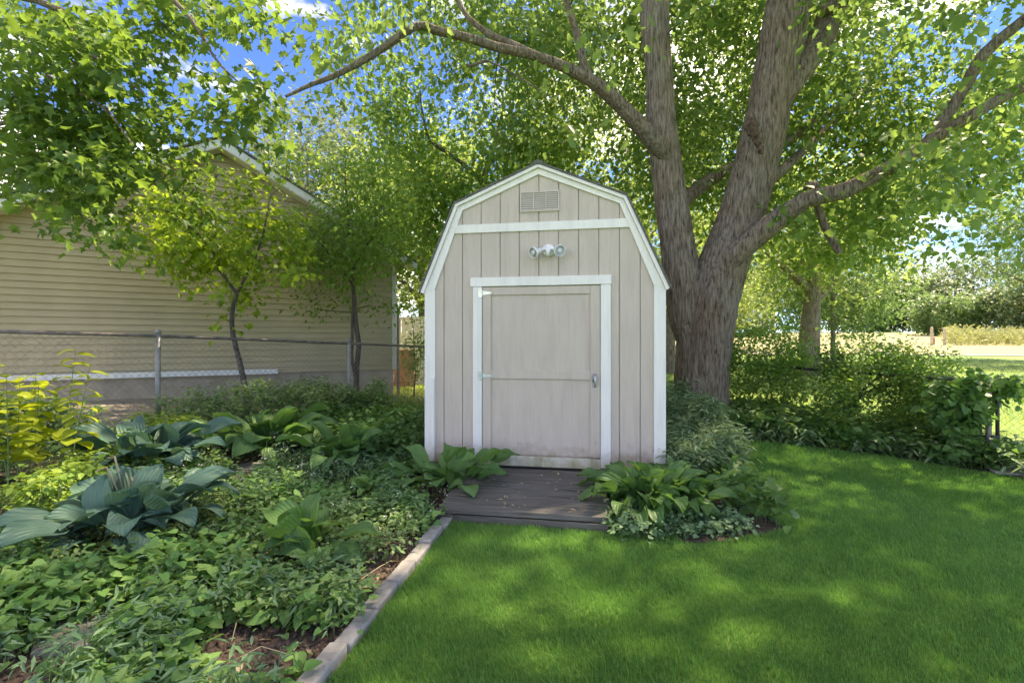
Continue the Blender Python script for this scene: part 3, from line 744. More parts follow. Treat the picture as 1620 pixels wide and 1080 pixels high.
def build_maple():
    rng = np.random.default_rng(11)
    base = W(1106, 650, 7.5)
    R = empty('maple_tree', (0, 0, 0), 0, 'large old maple with forked furrowed trunk behind the shed', 'tree')
    T = Wood()
    main, mr = px_limb([(1106, 700, 46), (1107, 640, 43), (1110, 580, 42), (1117, 520, 43), (1131, 460, 42), (1150, 405, 38), (1168, 355, 36), (1186, 295, 35), (1201, 240, 34), (1216, 180, 33), (1232, 95, 33), (1248, 0, 33), (1262, -95, 29), (1282, -220, 24), (1310, -380, 17), (1330, -560, 10)], (7.5, 7.1))
    main[0][2] = -.05
    p, r, J = bark_tube(main, mr, .022, 110, flare=.28, seed=2.0); T.tube(p, r, 110, jitter=J)
    left, lr = px_limb([(1104, 560, 26), (1092, 505, 33), (1081, 450, 31), (1074, 400, 28), (1066, 345, 26), (1056, 280, 25), (1047, 200, 23), (1043, 120, 22), (1036, 40, 23), (1033, -40, 21), (1026, -170, 17), (1010, -320, 11), (1000, -450, 6)], (7.45, 7.7))
    p, r, J = bark_tube(left, lr, .026, 80, seed=7.0); T.tube(p, r, 80, jitter=J)
    brs = [
        ([(1062, 275, 8), (1052, 248, 13), (1031, 220, 14.5), (985, 170, 12), (930, 125, 10), (850, 90, 7.4), (790, 76, 7.6), (740, 60, 6.8), (695, 50, 7), (660, 42, 6), (600, 80, 6), (540, 115, 4.6), (490, 135, 3.6), (452, 153, 2.2)], (7.6, 5.6), 24),
        ([(1135, 440, 10), (1162, 405, 18), (1206, 366, 19), (1260, 326, 14.5), (1290, 312, 14.5), (1340, 300, 13.5), (1420, 257, 10.5), (1480, 218, 9.5), (1540, 181, 9), (1620, 138, 8), (1740, 90, 5)], (7.2, 5.9), 24),
        ([(1222, 190, 10), (1240, 150, 19), (1268, 105, 22), (1300, 58, 20), (1322, 0, 19), (1345, -60, 16), (1380, -180, 11), (1400, -320, 6)], (7.1, 7.6), 26),
        ([(1072, 330, 12), (1100, 302, 11), (1145, 272, 10), (1190, 255, 9), (1260, 215, 7.5), (1330, 165, 6), (1400, 130, 3)], (7.9, 9.4), 14),
        ([(1290, 313, 5), (1300, 345, 6), (1312, 372, 6), (1328, 400, 5.5)], (7.0, 6.9), 12),
        ([(1470, 222, 9), (1520, 150, 9), (1556, 88, 9), (1620, 32, 9), (1720, -40, 6)], (6.5, 5.6), 16),
        ([(932, 127, 9), (922, 95, 7), (912, 50, 6), (895, 0, 5), (880, -70, 3)], (7.0, 6.6), 12),
        ([(850, 90, 7), (810, 70, 5.5), (770, 52, 5), (735, 20, 4), (710, -30, 2.5)], (6.85, 6.9), 10),
        ([(1180, 330, 11), (1205, 300, 10), (1225, 280, 9), (1270, 240, 7), (1320, 190, 5)], (7.6, 9.0), 12),
        ([(770, 96, 2.5), (745, 104, 2.6), (737, 103, 2)], (6.5, 6.5), 8),
        ([(1300, 18, 9), (1360, -8, 8), (1440, -30, 6), (1560, -40, 4)], (7.2, 6.2), 12),
    ]
    for k, (pts, d, sd) in enumerate(brs):
        P, Rr = px_limb(pts, d)
        p, r, J = bark_tube(P, Rr, .05, sd, seed=3.1*k, depth=.16); T.tube(p, r, sd, jitter=J)
    trunk = T.build('trunk', M['bark'], R)
    # knot with a torn stub on the right stem
    kc = W(1193, 196, 6.82)
    mb = MB()
    rk = np.random.default_rng(4); base_v = Vector(kc)+Vector((0, .05, 0)); nv = Vector((-.3, -1, .1)).normalized(); sx = nv.cross(Vector((0, 0, 1))).normalized(); sz = sx.cross(nv)
    for rad_, dep_, oz in ((.085, .055, 0.0), (.06, .075, -.01), (.05, .05, -.13), (.045, .045, -.24), (.04, .035, -.36)):      # torn swelling and the scarred wood under it
        m_ = 12; ring = []; 
        for a_ in range(m_):
            q_ = rad_*(1+rk.uniform(-.3, .3)); ring.append(base_v+sx*(q_*math.cos(6.283*a_/m_)+oz*.30)+sz*(q_*1.5*math.sin(6.283*a_/m_)+oz))
        top = [p_*.55+(base_v+sx*oz*.30+sz*oz)*.45+nv*(dep_*(1+rk.uniform(-.35, .35))) for p_ in ring]
        low = [p_-nv*.05 for p_ in ring]
        mb.add(low+ring+top, [tuple(range(2*m_, 3*m_))]+[(a_, (a_+1) % m_, m_+(a_+1) % m_, m_+a_) for a_ in range(m_)]+[(m_+a_, m_+(a_+1) % m_, 2*m_+(a_+1) % m_, 2*m_+a_) for a_ in range(m_)])
    for a in range(4):
        mb.tube([base_v+sx*(.02*a-.03)+sz*.05+nv*.03, base_v+sx*(.022*a-.03)+sz*(.15+.04*math.sin(a*2))+nv*.035], [.016, .003], 5)
    mb.build('knot', M['knot'], R)
    mb = MB(); kb = W(1284, 306, 6.9)
    mb.lathe([(.10, -.02), (.11, .03), (.08, .07), (.03, .09), (0, .085)], 14, Matrix.Translation(Vector(kb)+Vector((0, 0, .08))))
    mb.build('knot', M['bark'], R, smooth=True)
    # crown
    g = [[0, 0, 0, 0, .25, .6, .8, .6, .85, .9, .9, .8, 1, 1, .9, .6, .6, .8],
         [0, 0, 0, 0, .2, .6, .7, .2, .6, .9, .9, .8, 1, 1, .9, .9, .7, .9],
         [0, 0, 0, 0, .15, .5, .4, .03, .25, .6, .7, .7, .9, 1, 1, 1, 1, 1],
         [0, 0, 0, 0, 0, .35, .3, .03, .2, .35, .45, .6, .85, 1, 1, 1, 1, 1],
         [0, 0, 0, 0, 0, .15, .15, 0, .1, .15, .25, .5, .65, .9, 1, 1, 1, 1],
         [0, 0, 0, 0, 0, 0, 0, 0, 0, .0, .05, .3, .4, .7, .8, .9, .9, .8],
         [0, 0, 0, 0, 0, 0, 0, 0, 0, 0, 0, .1, .15, .35, .5, .6, .7, .6],
         [0, 0, 0, 0, 0, 0, 0, 0, 0, 0, 0, 0, .0, .0, .1, .2, .3, .3]]
    def sample(n, lo, hi):
        return rng.uniform(lo, hi, (n, 3))
    P = sample(110000, (-5.5, 3.2, 2.8), (10.5, 15.5, 14.0))
    e = ((P-np.array((3.5, 8.6, 7.4)))/np.array((7.2, 6.8, 6.0))); r2 = (e**2).sum(1)
    px, py = px_of(P); inview = (py > -10) & (px > -20) & (px < 1660)
    m = mask_lookup(g, px, py, 90, 60)
    nz = .65*noise3(P*.95+5.0)+.35*noise3(P*2.3+1.0)
    prob = np.where(inview, m*np.where(P[:, 1] < 11, .9, .7)*(nz > .47), .27*np.where(P[:, 0] > 2.5, 1.15, 1)*(nz > .45)*np.where(P[:, 0] < 1.0, .3, 1)*np.where((P[:, 0] < 3.0) & (P[:, 1] < 8.0), .15, 1)*(P[:, 2] > 4.5))  # unseen crown: density shaped to shade the lawn and let sun dapple the bed
    near = (P[:, 1] < 4.6)
    # leaves hang mostly behind the stems and limbs; only the drooping right side and the far left tip come forward
    fwd = np.where(px > 1430, .28, np.where(px < 700, .10, .05))
    prob = np.where(inview & (P[:, 1] < 7.9), prob*fwd, prob*np.where(inview, .88, 1))
    prob = np.where(inview & near, prob*.25, prob)
    keep = (r2 < 1) & (rng.uniform(0, 1, len(P)) < prob*.22)
    C = P[keep]
    iv = inview[keep]
    CV, CO = C[iv], C[~iv]
    rng.shuffle(CV); rng.shuffle(CO); CV = CV[:3400]; CO = CO[:1900]
    TW = Wood(); TW.nodes = T.nodes; TW.rad = T.rad
    TW.grow(np.vstack([CV, CO]), rng, r0=.008)
    tag(TW.build('twigs', M['twig'], R, smooth=False), kind='stuff')
    a = clump_leaves(CV, 40, (.25, .25, .17), .108, rng); b = clump_leaves(CO, 24, (.34, .34, .22), .17, rng)
    obj('crown', leaf_mesh('maple_crown', 'maple_small', *a), M['maple'], R)
    obj('upper_crown', leaf_mesh('maple_upper_crown', 'clump', *b), M['maple'], R)  # clumps out of view, with larger leaves, added for the shade they cast
    return T
MAPLE = build_maple()

# ---- generic tree --------------------------------------------------
def build_tree(name, label, limbs, clumps, leaf, mat, per, spread, size, seed, group=None, bark=None, step=.15, sides=8, twig=True, flat=.45, r0=.006, drop=.6, cat='tree'):
    rng = np.random.default_rng(seed); R = empty(name, (0, 0, 0), 0, label, cat, group); T = Wood()
    for k, (P, Rr) in enumerate(limbs): T.limb(P, Rr, step, sides, .012, seed+k)
    T.build('trunk', bark or M['twig'], R)
    if twig:
        TW = Wood(); TW.nodes = T.nodes; TW.rad = T.rad; TW.grow(clumps, rng, r0=r0); 
        if TW.V: tag(TW.build('twigs', M['twig'], R, smooth=False), kind='stuff')
    obj('crown', leaf_mesh(name+'_crown', leaf, *clump_leaves(clumps, per, spread, size, rng, flat, drop)), mat, R)
    return R

def ell_clumps(n, c, r, seed, hollow=.0, thr=.42, sc=1.2):
    rng = np.random.default_rng(seed); out = []
    while len(out) < n:
        p = rng.uniform(-1, 1, (n*4, 3)); q = (p**2).sum(1); p = p[(q < 1) & (q > hollow)]
        w_ = np.array(c)+p*np.array(r); w_ = w_[noise3(w_*sc+seed) > thr]; out += list(w_)
    return np.array(out[:n])

def view_clumps(n, grid_, x0, y0, cw, rh, d0, d1, seed, thr=.4, sc=1.5):
    """clumps spread over depth d0..d1 following a coarse density grid"""
    rng = np.random.default_rng(seed); g = np.array(grid_, float); out = []
    while len(out) < n:
        px = rng.uniform(x0, x0+cw*g.shape[1], n*4); py = rng.uniform(y0, y0+rh*g.shape[0], n*4); d = rng.uniform(d0, d1, n*4)
        m = g[np.clip(((py-y0)/rh).astype(int), 0, g.shape[0]-1), np.clip(((px-x0)/cw).astype(int), 0, g.shape[1]-1)]
        P = np.stack([(px-CX)/FPX*d, d, CAMZ+(CY-py)/FPX*d], -1)
        k = (rng.uniform(0, 1, len(px)) < m) & (noise3(P*sc+seed) > thr); out += list(P[k])
    return np.array(out[:n])

# near maple reaching in from the left; its trunk stands outside the picture
g = [[.6, .9, .4, .8, .9, .1, 0], [.4, .9, .2, .7, .9, .0, 0], [.9, .6, .2, .6, .9, 0, 0], [1, .9, .7, .9, .35, 0, 0], [.9, 1, .9, .5, 0, 0, 0], [.5, .55, .5, .1, 0, 0, 0], [0, .25, .15, 0, 0, 0, 0]]
C1 = view_clumps(290, g, 0, 0, 84, 58, 4.1, 6.0, 21, .49, 1.7)
C1b = ell_clumps(120, (-6.0, 4.6, 7.2), (3.6, 3.4, 3.0), 22)
p_, q_ = px_of(C1b); C1b = C1b[(q_ < -15) | (p_ < -20)]
C1 = np.vstack([C1, C1b])
limbs = [([(-8.6, 3.8, -.1), (-8.5, 3.9, 2), (-8.1, 4.1, 4.2), (-7.2, 4.3, 6.5), (-6.3, 4.6, 8.6)], [.30, .24, .21, .15, .07]),
         ([(-8.1, 4.1, 4.2), (-6.8, 4.5, 4.9), W(60, 0, 5), W(115, 55, 5), W(165, 105, 4.9), W(230, 150, 4.8)], [.11, .07, .035, .022, .015, .006]),
         ([(-8.3, 4.0, 3.2), (-6.9, 4.6, 3.7), W(10, 70, 5.2), W(80, 125, 5), W(160, 170, 4.8), W(215, 230, 4.7)], [.10, .06, .03, .02, .014, .005]),
         ([(-7.2, 4.3, 6.5), (-5.2, 4.6, 6.4), W(240, -30, 5), W(300, 30, 4.9), W(340, 90, 4.8), W(400, 150, 4.7)], [.10, .06, .03, .02, .012, .005]),
         ([(-8.3, 4.0, 3.0), (-6.6, 4.8, 3.2), W(30, 190, 5.3), W(90, 235, 5.1), W(150, 300, 5)], [.08, .04, .02, .013, .005])]
build_tree('overhanging_maple', 'dark-leaved maple boughs hanging in from the upper left corner', limbs, C1, 'maple', M['maple_near'], 22, (.16, .16, .10), .105, 23, bark=M['bark'], sides=12)

# bright sapling in front of the house
g = [[0, .2, .25, .4, .5], [.2, .8, .8, .7, .7], [.3, 1, 1, .8, .8], [.2, .9, .9, 1, .9], [.1, .4, .5, .9, .7], [0, 0, .2, .8, .2], [0, 0, 0, .3, .1]]
_f = W(396, 640, 7.5); _f[2] = float(gz(_f[0], _f[1]))-.1
limbs = [([_f, W(388, 612, 7.5), W(378, 570, 7.5), W(368, 530, 7.5), W(367, 495, 7.5), W(375, 465, 7.5), W(395, 425, 7.5), W(415, 370, 7.4), W(430, 310, 7.4)], [.055, .045, .04, .036, .034, .03, .022, .014, .006]),
         ([W(375, 465, 7.5), W(350, 430, 7.4), W(335, 395, 7.3), W(320, 340, 7.2), W(310, 290, 7.1)], [.028, .024, .02, .014, .006]),
         ([W(335, 395, 7.3), W(290, 350, 7.0), W(245, 330, 6.8), W(215, 340, 6.7)], [.016, .012, .008, .004])]
build_tree('sapling_tree', 'small bright yellow-green tree with a crooked stem before the house', limbs, view_clumps(135, g, 195, 268, 56, 36, 6.7, 8.1, 31, .45, 1.8), 'maple', M['sapling'], 26, (.15, .15, .12), .10, 31, r0=.004)

# slender darker tree beside the fence post
g = [[.4, .5, .6, .4], [.7, .9, .9, .7], [.8, 1, 1, .9], [.8, 1, 1, 1], [.8, 1, 1, .9], [.4, .9, 1, .9], [.1, .5, .7, .5], [0, .1, .2, .2]]
limbs = [([W(568, 665, 8.9), W(563, 580, 8.9), W(568, 545, 8.9), W(561, 490, 8.9), W(558, 450, 8.9), W(552, 380, 8.9), W(548, 300, 8.9), W(545, 240, 8.9)], [.06, .05, .046, .045, .04, .028, .016, .006]),
         ([W(563, 600, 8.85), W(556, 560, 8.85), W(557, 520, 8.85), W(560, 480, 8.88)], [.03, .028, .026, .024]),
         ([W(558, 450, 8.9), W(520, 400, 8.7), W(490, 360, 8.5)], [.025, .016, .006]), ([W(556, 430, 8.9), W(590, 370, 9), W(610, 310, 9.1)], [.025, .016, .006])]
build_tree('slender_tree', 'slender twin-stemmed green tree by the second fence post', limbs, view_clumps(290, g, 438, 228, 52, 33, 8.1, 9.7, 41, .42, 1.5), 'ovate', M['dark_tree'], 34, (.20, .20, .16), .075, 41, r0=.004, flat=.5)

# tree behind the shed roof
g = [[.3, .35, .0, .0, .0, .0], [.6, .8, .08, .15, .3, .1], [.6, 1, .6, .9, .8, .3], [.5, 1, 1, 1, .9, .4], [.6, 1, .9, .9, .7, .3], [.6, .9, .6, .3, .3, .2], [.4, .7, .4, 0, 0, 0], [.2, .3, .2, 0, 0, 0]]
limbs = [([W(775, 560, 11), W(772, 420, 11), W(768, 320, 11), W(766, 285, 11), W(780, 235, 11), W(795, 180, 11)], [.13, .11, .095, .08, .05, .02]),
         ([W(766, 290, 11), W(735, 262, 11), W(705, 240, 10.9), W(680, 222, 10.8), W(668, 180, 10.8), W(665, 140, 10.8)], [.06, .05, .045, .035, .025, .008]),
         ([W(772, 260, 11), W(800, 245, 11), W(830, 240, 11.1), W(860, 225, 11.2)], [.04, .03, .02, .008]),
         ([W(735, 262, 11), W(720, 285, 10.8), W(690, 300, 10.7)], [.025, .015, .006])]
build_tree('leafy_tree', 'dark leafy tree rising behind the shed roof', limbs, view_clumps(300, g, 600, 120, 52, 40, 9.8, 12.4, 51, .44, 1.1), 'maple', M['dark_tree'], 32, (.26, .26, .18), .115, 51, r0=.006)

# trees further back
def simple_tree(name, label, x, y, h, cr, cz, n, leaf, mat, per, spread, size, seed, lean=0.0, tr=.25, group='trees in the background', thr=.42, sc=.5, rz=None):
    z0 = float(gz(x, y)); rz = rz or cr*.85
    limbs = [([(x, y, z0-.2), (x+lean*.3, y, z0+h*.25), (x+lean*.7, y, z0+h*.5), (x+lean, y, z0+h*.85)], [tr, tr*.8, tr*.55, tr*.15])]
    rs = np.random.default_rng(seed)
    for k in range(5):
        a = rs.uniform(0, 2*np.pi); t = .3+.1*k; l = cr*.5
        limbs.append(([(x+lean*t, y, z0+h*t), (x+l*.5*np.cos(a), y+l*.5*np.sin(a), z0+h*t+l*.45), (x+l*np.cos(a), y+l*np.sin(a), z0+h*t+l*.8)], [tr*.45, tr*.28, tr*.06]))
    C = ell_clumps(n, (x+lean, y, z0+cz), (cr, cr, rz), seed, .12, thr, sc)
    C = C[C[:, 2] > z0+.3]
    return build_tree(name, label, limbs, C, leaf, mat, per, spread, size, seed, group, M['bark'], .5, 8, False)

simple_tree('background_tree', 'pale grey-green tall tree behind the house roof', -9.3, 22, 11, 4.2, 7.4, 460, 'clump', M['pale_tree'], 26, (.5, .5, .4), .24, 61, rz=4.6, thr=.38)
simple_tree('background_tree', 'light green tree between the house corner and the shed', -3.3, 18, 9, 3.0, 5.2, 300, 'clump', M['back_tree'], 26, (.45, .45, .36), .2, 62, rz=3.8, thr=.4)
simple_tree('background_tree', 'yellow-lit tree rising behind the shed peak', 1.2, 21, 12, 4.4, 7.6, 420, 'clump', M['back_tree'], 26, (.55, .55, .42), .22, 63, rz=5.2, thr=.42)
simple_tree('background_tree', 'yellow-green tree seen between the maple stems', 6.2, 19, 10, 3.6, 6.6, 330, 'clump', M['back_tree'], 26, (.45, .45, .36), .2, 64, rz=4.2, thr=.42)
simple_tree('field_tree', 'field tree with a forked grey trunk above the shrub hedge', 11.2, 18.3, 8, 3.5, 6.0, 330, 'clump', M['back_tree'], 26, (.45, .45, .36), .19, 65, lean=.3, tr=.42, rz=3.0, thr=.4, group=None)
simple_tree('drooping_tree', 'blue-green tree with low drooping foliage on the field', 15.6, 23.5, 9, 3.4, 5.2, 600, 'clump', M['field_tree'], 24, (.45, .45, .42), .2, 66, tr=.12, rz=4.2, thr=.36, group=None)
simple_tree('field_tree', 'green tree at the right picture edge above the meadow', 28.4, 25, 10, 4.6, 7.4, 460, 'clump', M['field_tree'], 26, (.45, .45, .36), .2, 67, tr=.3, rz=3.4, thr=.4, group=None)
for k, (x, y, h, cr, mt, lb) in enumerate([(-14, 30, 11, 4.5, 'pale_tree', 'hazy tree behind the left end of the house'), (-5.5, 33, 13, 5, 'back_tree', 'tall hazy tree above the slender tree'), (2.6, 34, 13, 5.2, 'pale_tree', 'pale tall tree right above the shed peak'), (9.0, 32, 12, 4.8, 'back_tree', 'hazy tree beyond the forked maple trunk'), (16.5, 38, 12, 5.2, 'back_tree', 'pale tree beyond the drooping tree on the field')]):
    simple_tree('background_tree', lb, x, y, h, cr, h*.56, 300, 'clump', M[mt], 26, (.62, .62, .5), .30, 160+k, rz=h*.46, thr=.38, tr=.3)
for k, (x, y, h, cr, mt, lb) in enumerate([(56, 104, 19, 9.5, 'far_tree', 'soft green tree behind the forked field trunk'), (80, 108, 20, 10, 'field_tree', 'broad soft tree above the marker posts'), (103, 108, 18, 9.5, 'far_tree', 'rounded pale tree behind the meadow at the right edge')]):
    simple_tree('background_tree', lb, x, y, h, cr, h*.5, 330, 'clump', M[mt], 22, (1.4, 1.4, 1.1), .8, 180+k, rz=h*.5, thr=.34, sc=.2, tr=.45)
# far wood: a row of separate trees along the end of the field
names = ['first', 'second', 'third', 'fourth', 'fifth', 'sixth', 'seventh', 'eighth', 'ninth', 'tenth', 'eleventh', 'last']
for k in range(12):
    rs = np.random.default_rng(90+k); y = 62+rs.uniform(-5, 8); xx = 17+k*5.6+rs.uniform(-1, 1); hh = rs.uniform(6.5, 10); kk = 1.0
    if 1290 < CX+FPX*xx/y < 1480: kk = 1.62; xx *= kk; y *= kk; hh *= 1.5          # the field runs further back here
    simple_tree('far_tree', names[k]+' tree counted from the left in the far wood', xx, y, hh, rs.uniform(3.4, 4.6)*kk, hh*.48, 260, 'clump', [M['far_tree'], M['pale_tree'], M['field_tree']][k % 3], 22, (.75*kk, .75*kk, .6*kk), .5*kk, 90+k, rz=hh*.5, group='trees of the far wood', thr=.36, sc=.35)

# ------------------------------------------------------------------ shrubs on the right fence
def build_shrub(name, label, stems, clumps, leaf, mat, per, spread, size, seed, cat='shrub', flat=.3, group=None):
    rng = np.random.default_rng(seed); R = empty(name, (0, 0, 0), 0, label, cat, group); T = Wood()
    for k, (P, Rr) in enumerate(stems): T.limb(P, Rr, .1, 7, .01, seed+k)
    TW = T; TW.grow(clumps, rng, r0=.003, maxr=.012)
    T.build('stems', M['twig'], R)
    obj('foliage', leaf_mesh(name+'_foliage', leaf, *clump_leaves(clumps, per, spread, size, rng, flat, .2)), mat, R)
    return R
def ground_px(px, d):
    x = (px-CX)/FPX*d; return np.array((x, d, float(gz(x, d))))
def up(p, h, dx=0, dy=0): return p+np.array((dx, dy, h))
g = [[.2, .5, .4, .1], [.8, 1, .8, .5], [.9, 1, .9, .7], [.5, .5, .4, .4], [.4, .4, .4, .4], [.3, .4, .5, .4], [.2, .4, .4, .3]]
b = ground_px(1215, 8.0)
build_shrub('leafy_shrub', 'dark leafy shrub against the right side of the maple trunk', [([b, up(b, .6, .05), up(b, 1.3, -.1)], [.02, .014, .006]), ([up(b, 0, .15), up(b, .7, .3), up(b, 1.3, .45)], [.02, .014, .006])],
            view_clumps(250, g, 1140, 522, 35, 24, 7.2, 8.6, 71, .36, 2.2), 'ovate', M['hedge'], 38, (.10, .10, .08), .055, 71)
g = [[0, .3, .7, .7, .4, .1], [.3, .7, 1, 1, .9, .4], [.7, .9, 1, 1, 1, .8], [.9, .9, 1, 1, 1, .9], [.8, .7, .8, .9, .9, .6], [.8, .5, .6, .6, .5, .3], [.6, .3, .3, .2, .1, .1]]
b = ground_px(1325, 7.0)
build_shrub('leafy_shrub', 'broad rounded shrub bulging over the right fence', [([b, up(b, .5, .02), up(b, 1.1, .05)], [.05, .045, .02]), ([up(b, 0, .06), up(b, .6, .3), up(b, 1.0, .7)], [.04, .025, .01]), ([up(b, .3), up(b, .7, .5), up(b, .9, 1.1, -.3)], [.03, .02, .008])],
            view_clumps(430, g, 1310, 548, 34, 24, 6.0, 7.3, 72, .33, 2.2), 'ovate', M['hedge'], 38, (.10, .10, .08), .048, 72)
# dead vine-wrapped stump against the fence
g = [[.9, .9], [1, 1], [1, 1], [.8, .8], [.3, .3]]
build_shrub('vine_covered_post', 'old post wrapped in dark vines in the right hedge', [([b+np.array((-.03, -.1, 0)), up(b, .6, -.03, -.1), up(b, 1.22, -.05, -.1)], [.09, .075, .06])],
            view_clumps(60, g, 1298, 548, 24, 24, 6.7, 7.0, 73, .3, 2.2), 'ovate', M['vine'], 30, (.07, .07, .08), .05, 73, 'post')
# vine curtain by the gate
g = [[.5, .9, 1, 1, .5, .4], [.8, 1, 1, .5, .05, 0], [.8, 1, .8, .1, 0, 0], [.7, .9, .4, 0, 0, 0], [.5, .6, .1, 0, 0, 0], [.2, .2, 0, 0, 0, 0]]
b = ground_px(1545, 5.75)
build_shrub('climbing_vine', 'broad-leaved vine hanging over the fence beside the gate', [([b, up(b, .5, .01), up(b, .98, 0)], [.05, .045, .02]), ([up(b, 0, -.18), up(b, .5, -.16), up(b, .95, -.1)], [.016, .014, .01]), ([up(b, .95), up(b, 1.0, .5, -.35), up(b, .97, .9, -.6)], [.012, .01, .006])],
            view_clumps(105, g, 1480, 600, 22, 24, 5.4, 5.9, 74, .3, 3.0), 'heart', M['vine'], 18, (.05, .05, .05), .085, 74, 'vine', flat=.1)
# small vine shrub in the gap right of the house
b = ground_px(655, 10.6)
g = [[.4, .5, .4], [.5, .7, .7], [.5, .8, .9], [.5, .9, .9], [.3, .6, .6]]
build_shrub('spindly_shrub', 'spindly shrub in the gap between the house and the shed', [([b, up(b, .8, .02), up(b, 1.8, -.05)], [.02, .014, .006])],
            view_clumps(40, g, 632, 498, 14, 22, 10.2, 11, 75, .3, 3.0), 'ovate', M['dark_tree'], 22, (.09, .09, .09), .07, 75)

# ------------------------------------------------------------------ big-leaved plants, every leaf an object
def big_leaf(name, L_, Wd, arch, cup, heart, ribs, petiole, mat, nu=6, nv=8, wave=.0, seed=0):
    """leaf blade along +y from the tip of a petiole that starts at the origin"""
    rs = np.random.default_rng(seed); V = []; Q = []
    th0 = math.radians(62); py_, pz = petiole*math.cos(th0), petiole*math.sin(th0)
    # arc length along midrib, bending down
    y, z = py_, pz; th = math.radians(38); pts = []
    for j in range(nv+1):
        pts.append((y, z, th)); y += L_/nv*math.cos(th); z += L_/nv*math.sin(th); th -= arch/nv
    for j, (yy, zz, t_) in enumerate(pts):
        s = j/nv
        wv = Wd*.5*(math.sin(math.pi*min(1, (s+.02)/1.02)**(.62 if heart else .8))**.85)*(1.0 if not heart else 1.0)
        for i in range(nu+1):
            u = (i/nu-.5)*2
            back = (-.22*L_*abs(u)**1.2*max(0, 1-s*3.2) if heart else -.04*L_*abs(u)*max(0, 1-s*4))
            lift = cup*Wd*(u*u)*.5 + ribs*(.5-.5*math.cos(u*math.pi*5))*math.sin(math.pi*s) + wave*math.sin(s*9+u*3+seed)*abs(u)
            V.append((u*wv, yy+back*math.cos(t_)-lift*math.sin(t_), zz+lift*math.cos(t_)+back*math.sin(t_)*.6))
    for j in range(nv):
        for i in range(nu):
            a = j*(nu+1)+i; Q.append((a, a+1, a+nu+2, a+nu+1))
    n = len(V); pr = []
    for (yy, zz, r) in ((0, 0, .006), (py_*.5, pz*.58, .0055), (py_, pz-.002, .0045)):
        for k in range(4):
            a = k*math.pi/2; V.append((r*math.cos(a), yy+r*math.sin(a), zz))
    for j in range(2):
        for k in range(4): Q.append((n+j*4+k, n+j*4+(k+1) % 4, n+(j+1)*4+(k+1) % 4, n+(j+1)*4+k))
    me = fast_mesh(name, V, None, quads=np.array(Q), smooth=True); me.materials.append(mat); return me

LM = {}
for nm, mt, ar in (('blue', 'hosta_blue', 1.0), ('green', 'hosta_green', 1.1)):
    LM[nm] = [big_leaf(nm+'_hosta_leaf', 1.0, .86, 1.0+.35*k, .22-.1*k, True, .015, .92-.16*k, M[mt], 8, 8, .02, k) for k in range(4)]
LM['lance'] = [big_leaf('lance_hosta_leaf', 1.0, .52, 1.1+.3*k, .35, False, .01, .75-.14*k, M['hosta_green'], 6, 8, .025, k) for k in range(4)]
LM['burdock'] = [big_leaf('heart_leaf', 1.0, .84, .9+.3*k, .12-.08*k, True, .0, 1.0-.16*k, M['burdock'], 8, 8, .045, k) for k in range(4)]
LM['weed'] = [big_leaf('weed_leaf', 1.0, .34, .9+.4*k, .2, False, .0, .25, M['cover'], 6, 7, .03, k) for k in range(3)]
LM['ovate'] = [big_leaf('ovate_leaf', 1.0, .62, .5+.3*k, .2, False, .0, .18, M['cover'], 4, 5, .0, k) for k in range(3)]
LM['yellow'] = [big_leaf('yellow_leaf', 1.0, .84, .7+.3*k, .15, False, .0, .16, M['yellow_leaf'], 4, 5, .0, k) for k in range(3)]

def big_plant(name, label, px, d, n, kind, size, seed, spread=.10, tall=1.0, cat='plant', group=None, flower=0):
    rs = np.random.default_rng(seed); b = ground_px(px, d); R = empty(name, b, 0, label, cat, group)
    for i in range(n):
        f = (i+.5)/n; az = i*2.39996+rs.uniform(-.8, .8)
        tilt = math.radians(42-62*f**.9+rs.uniform(-14, 14))     # outer leaves lie lower
        r0 = spread*math.sqrt(f)*rs.uniform(.6, 1.1); s = size*(.88+.16*f)*rs.uniform(.8, 1.12)
        o = bpy.data.objects.new('leaf', LM[kind][i % len(LM[kind])]); link(o, R)
        # az direction of the leaf: local +y to that heading
        o.rotation_euler = (tilt, rs.uniform(-.5, .5), az); o.rotation_mode = 'XYZ'
        o.location = (-math.sin(az)*r0, math.cos(az)*r0, .0 + rs.uniform(0, .02)); o.scale = (s, s, s*tall)
    for k in range(flower):
        a = rs.uniform(0, 6.28); h = rs.uniform(.42, .6)
        MB().tube([(0, 0, 0), (.05*math.cos(a), .05*math.sin(a), h*.6), (.12*math.cos(a), .12*math.sin(a), h), (.17*math.cos(a), .17*math.sin(a), h*.97)], [.004, .0035, .006, .004], 5).build('flower_stalk', M['dry_leaf'], R)
    return R
big_plant('hosta_plant', 'largest blue-green hosta in the middle of the left bed', 205, 3.2, 72, 'blue', .24, 1, .30, 1.4, cat='hosta', flower=3)
big_plant('hosta_plant', 'blue-green hosta behind the largest one, nearer the fence', 235, 4.6, 60, 'blue', .28, 2, .34, 1.35, cat='hosta')
big_plant('hosta_plant', 'broad green hosta near the foot of the slender tree', 425, 5.5, 56, 'green', .29, 3, .36, 1.4, cat='hosta')
big_plant('hosta_plant', 'green hosta with one sunlit leaf left of the shed corner', 545, 5.15, 54, 'green', .25, 4, .34, 1.4, cat='hosta')
big_plant('hosta_plant', 'small green hosta beside the edging in the middle bed', 498, 3.0, 26, 'green', .21, 5, .09, 1.4, cat='hosta')
big_plant('heart_leaf_plant', 'large heart-leaved plant spilling onto the deck from the left', 704, 4.48, 46, 'burdock', .22, 6, .30, 1.45, cat='plant')
big_plant('hosta_plant', 'glossy lance-leaved hosta right of the deck', 1025, 4.08, 100, 'lance', .25, 7, .36, 1.3, cat='hosta')
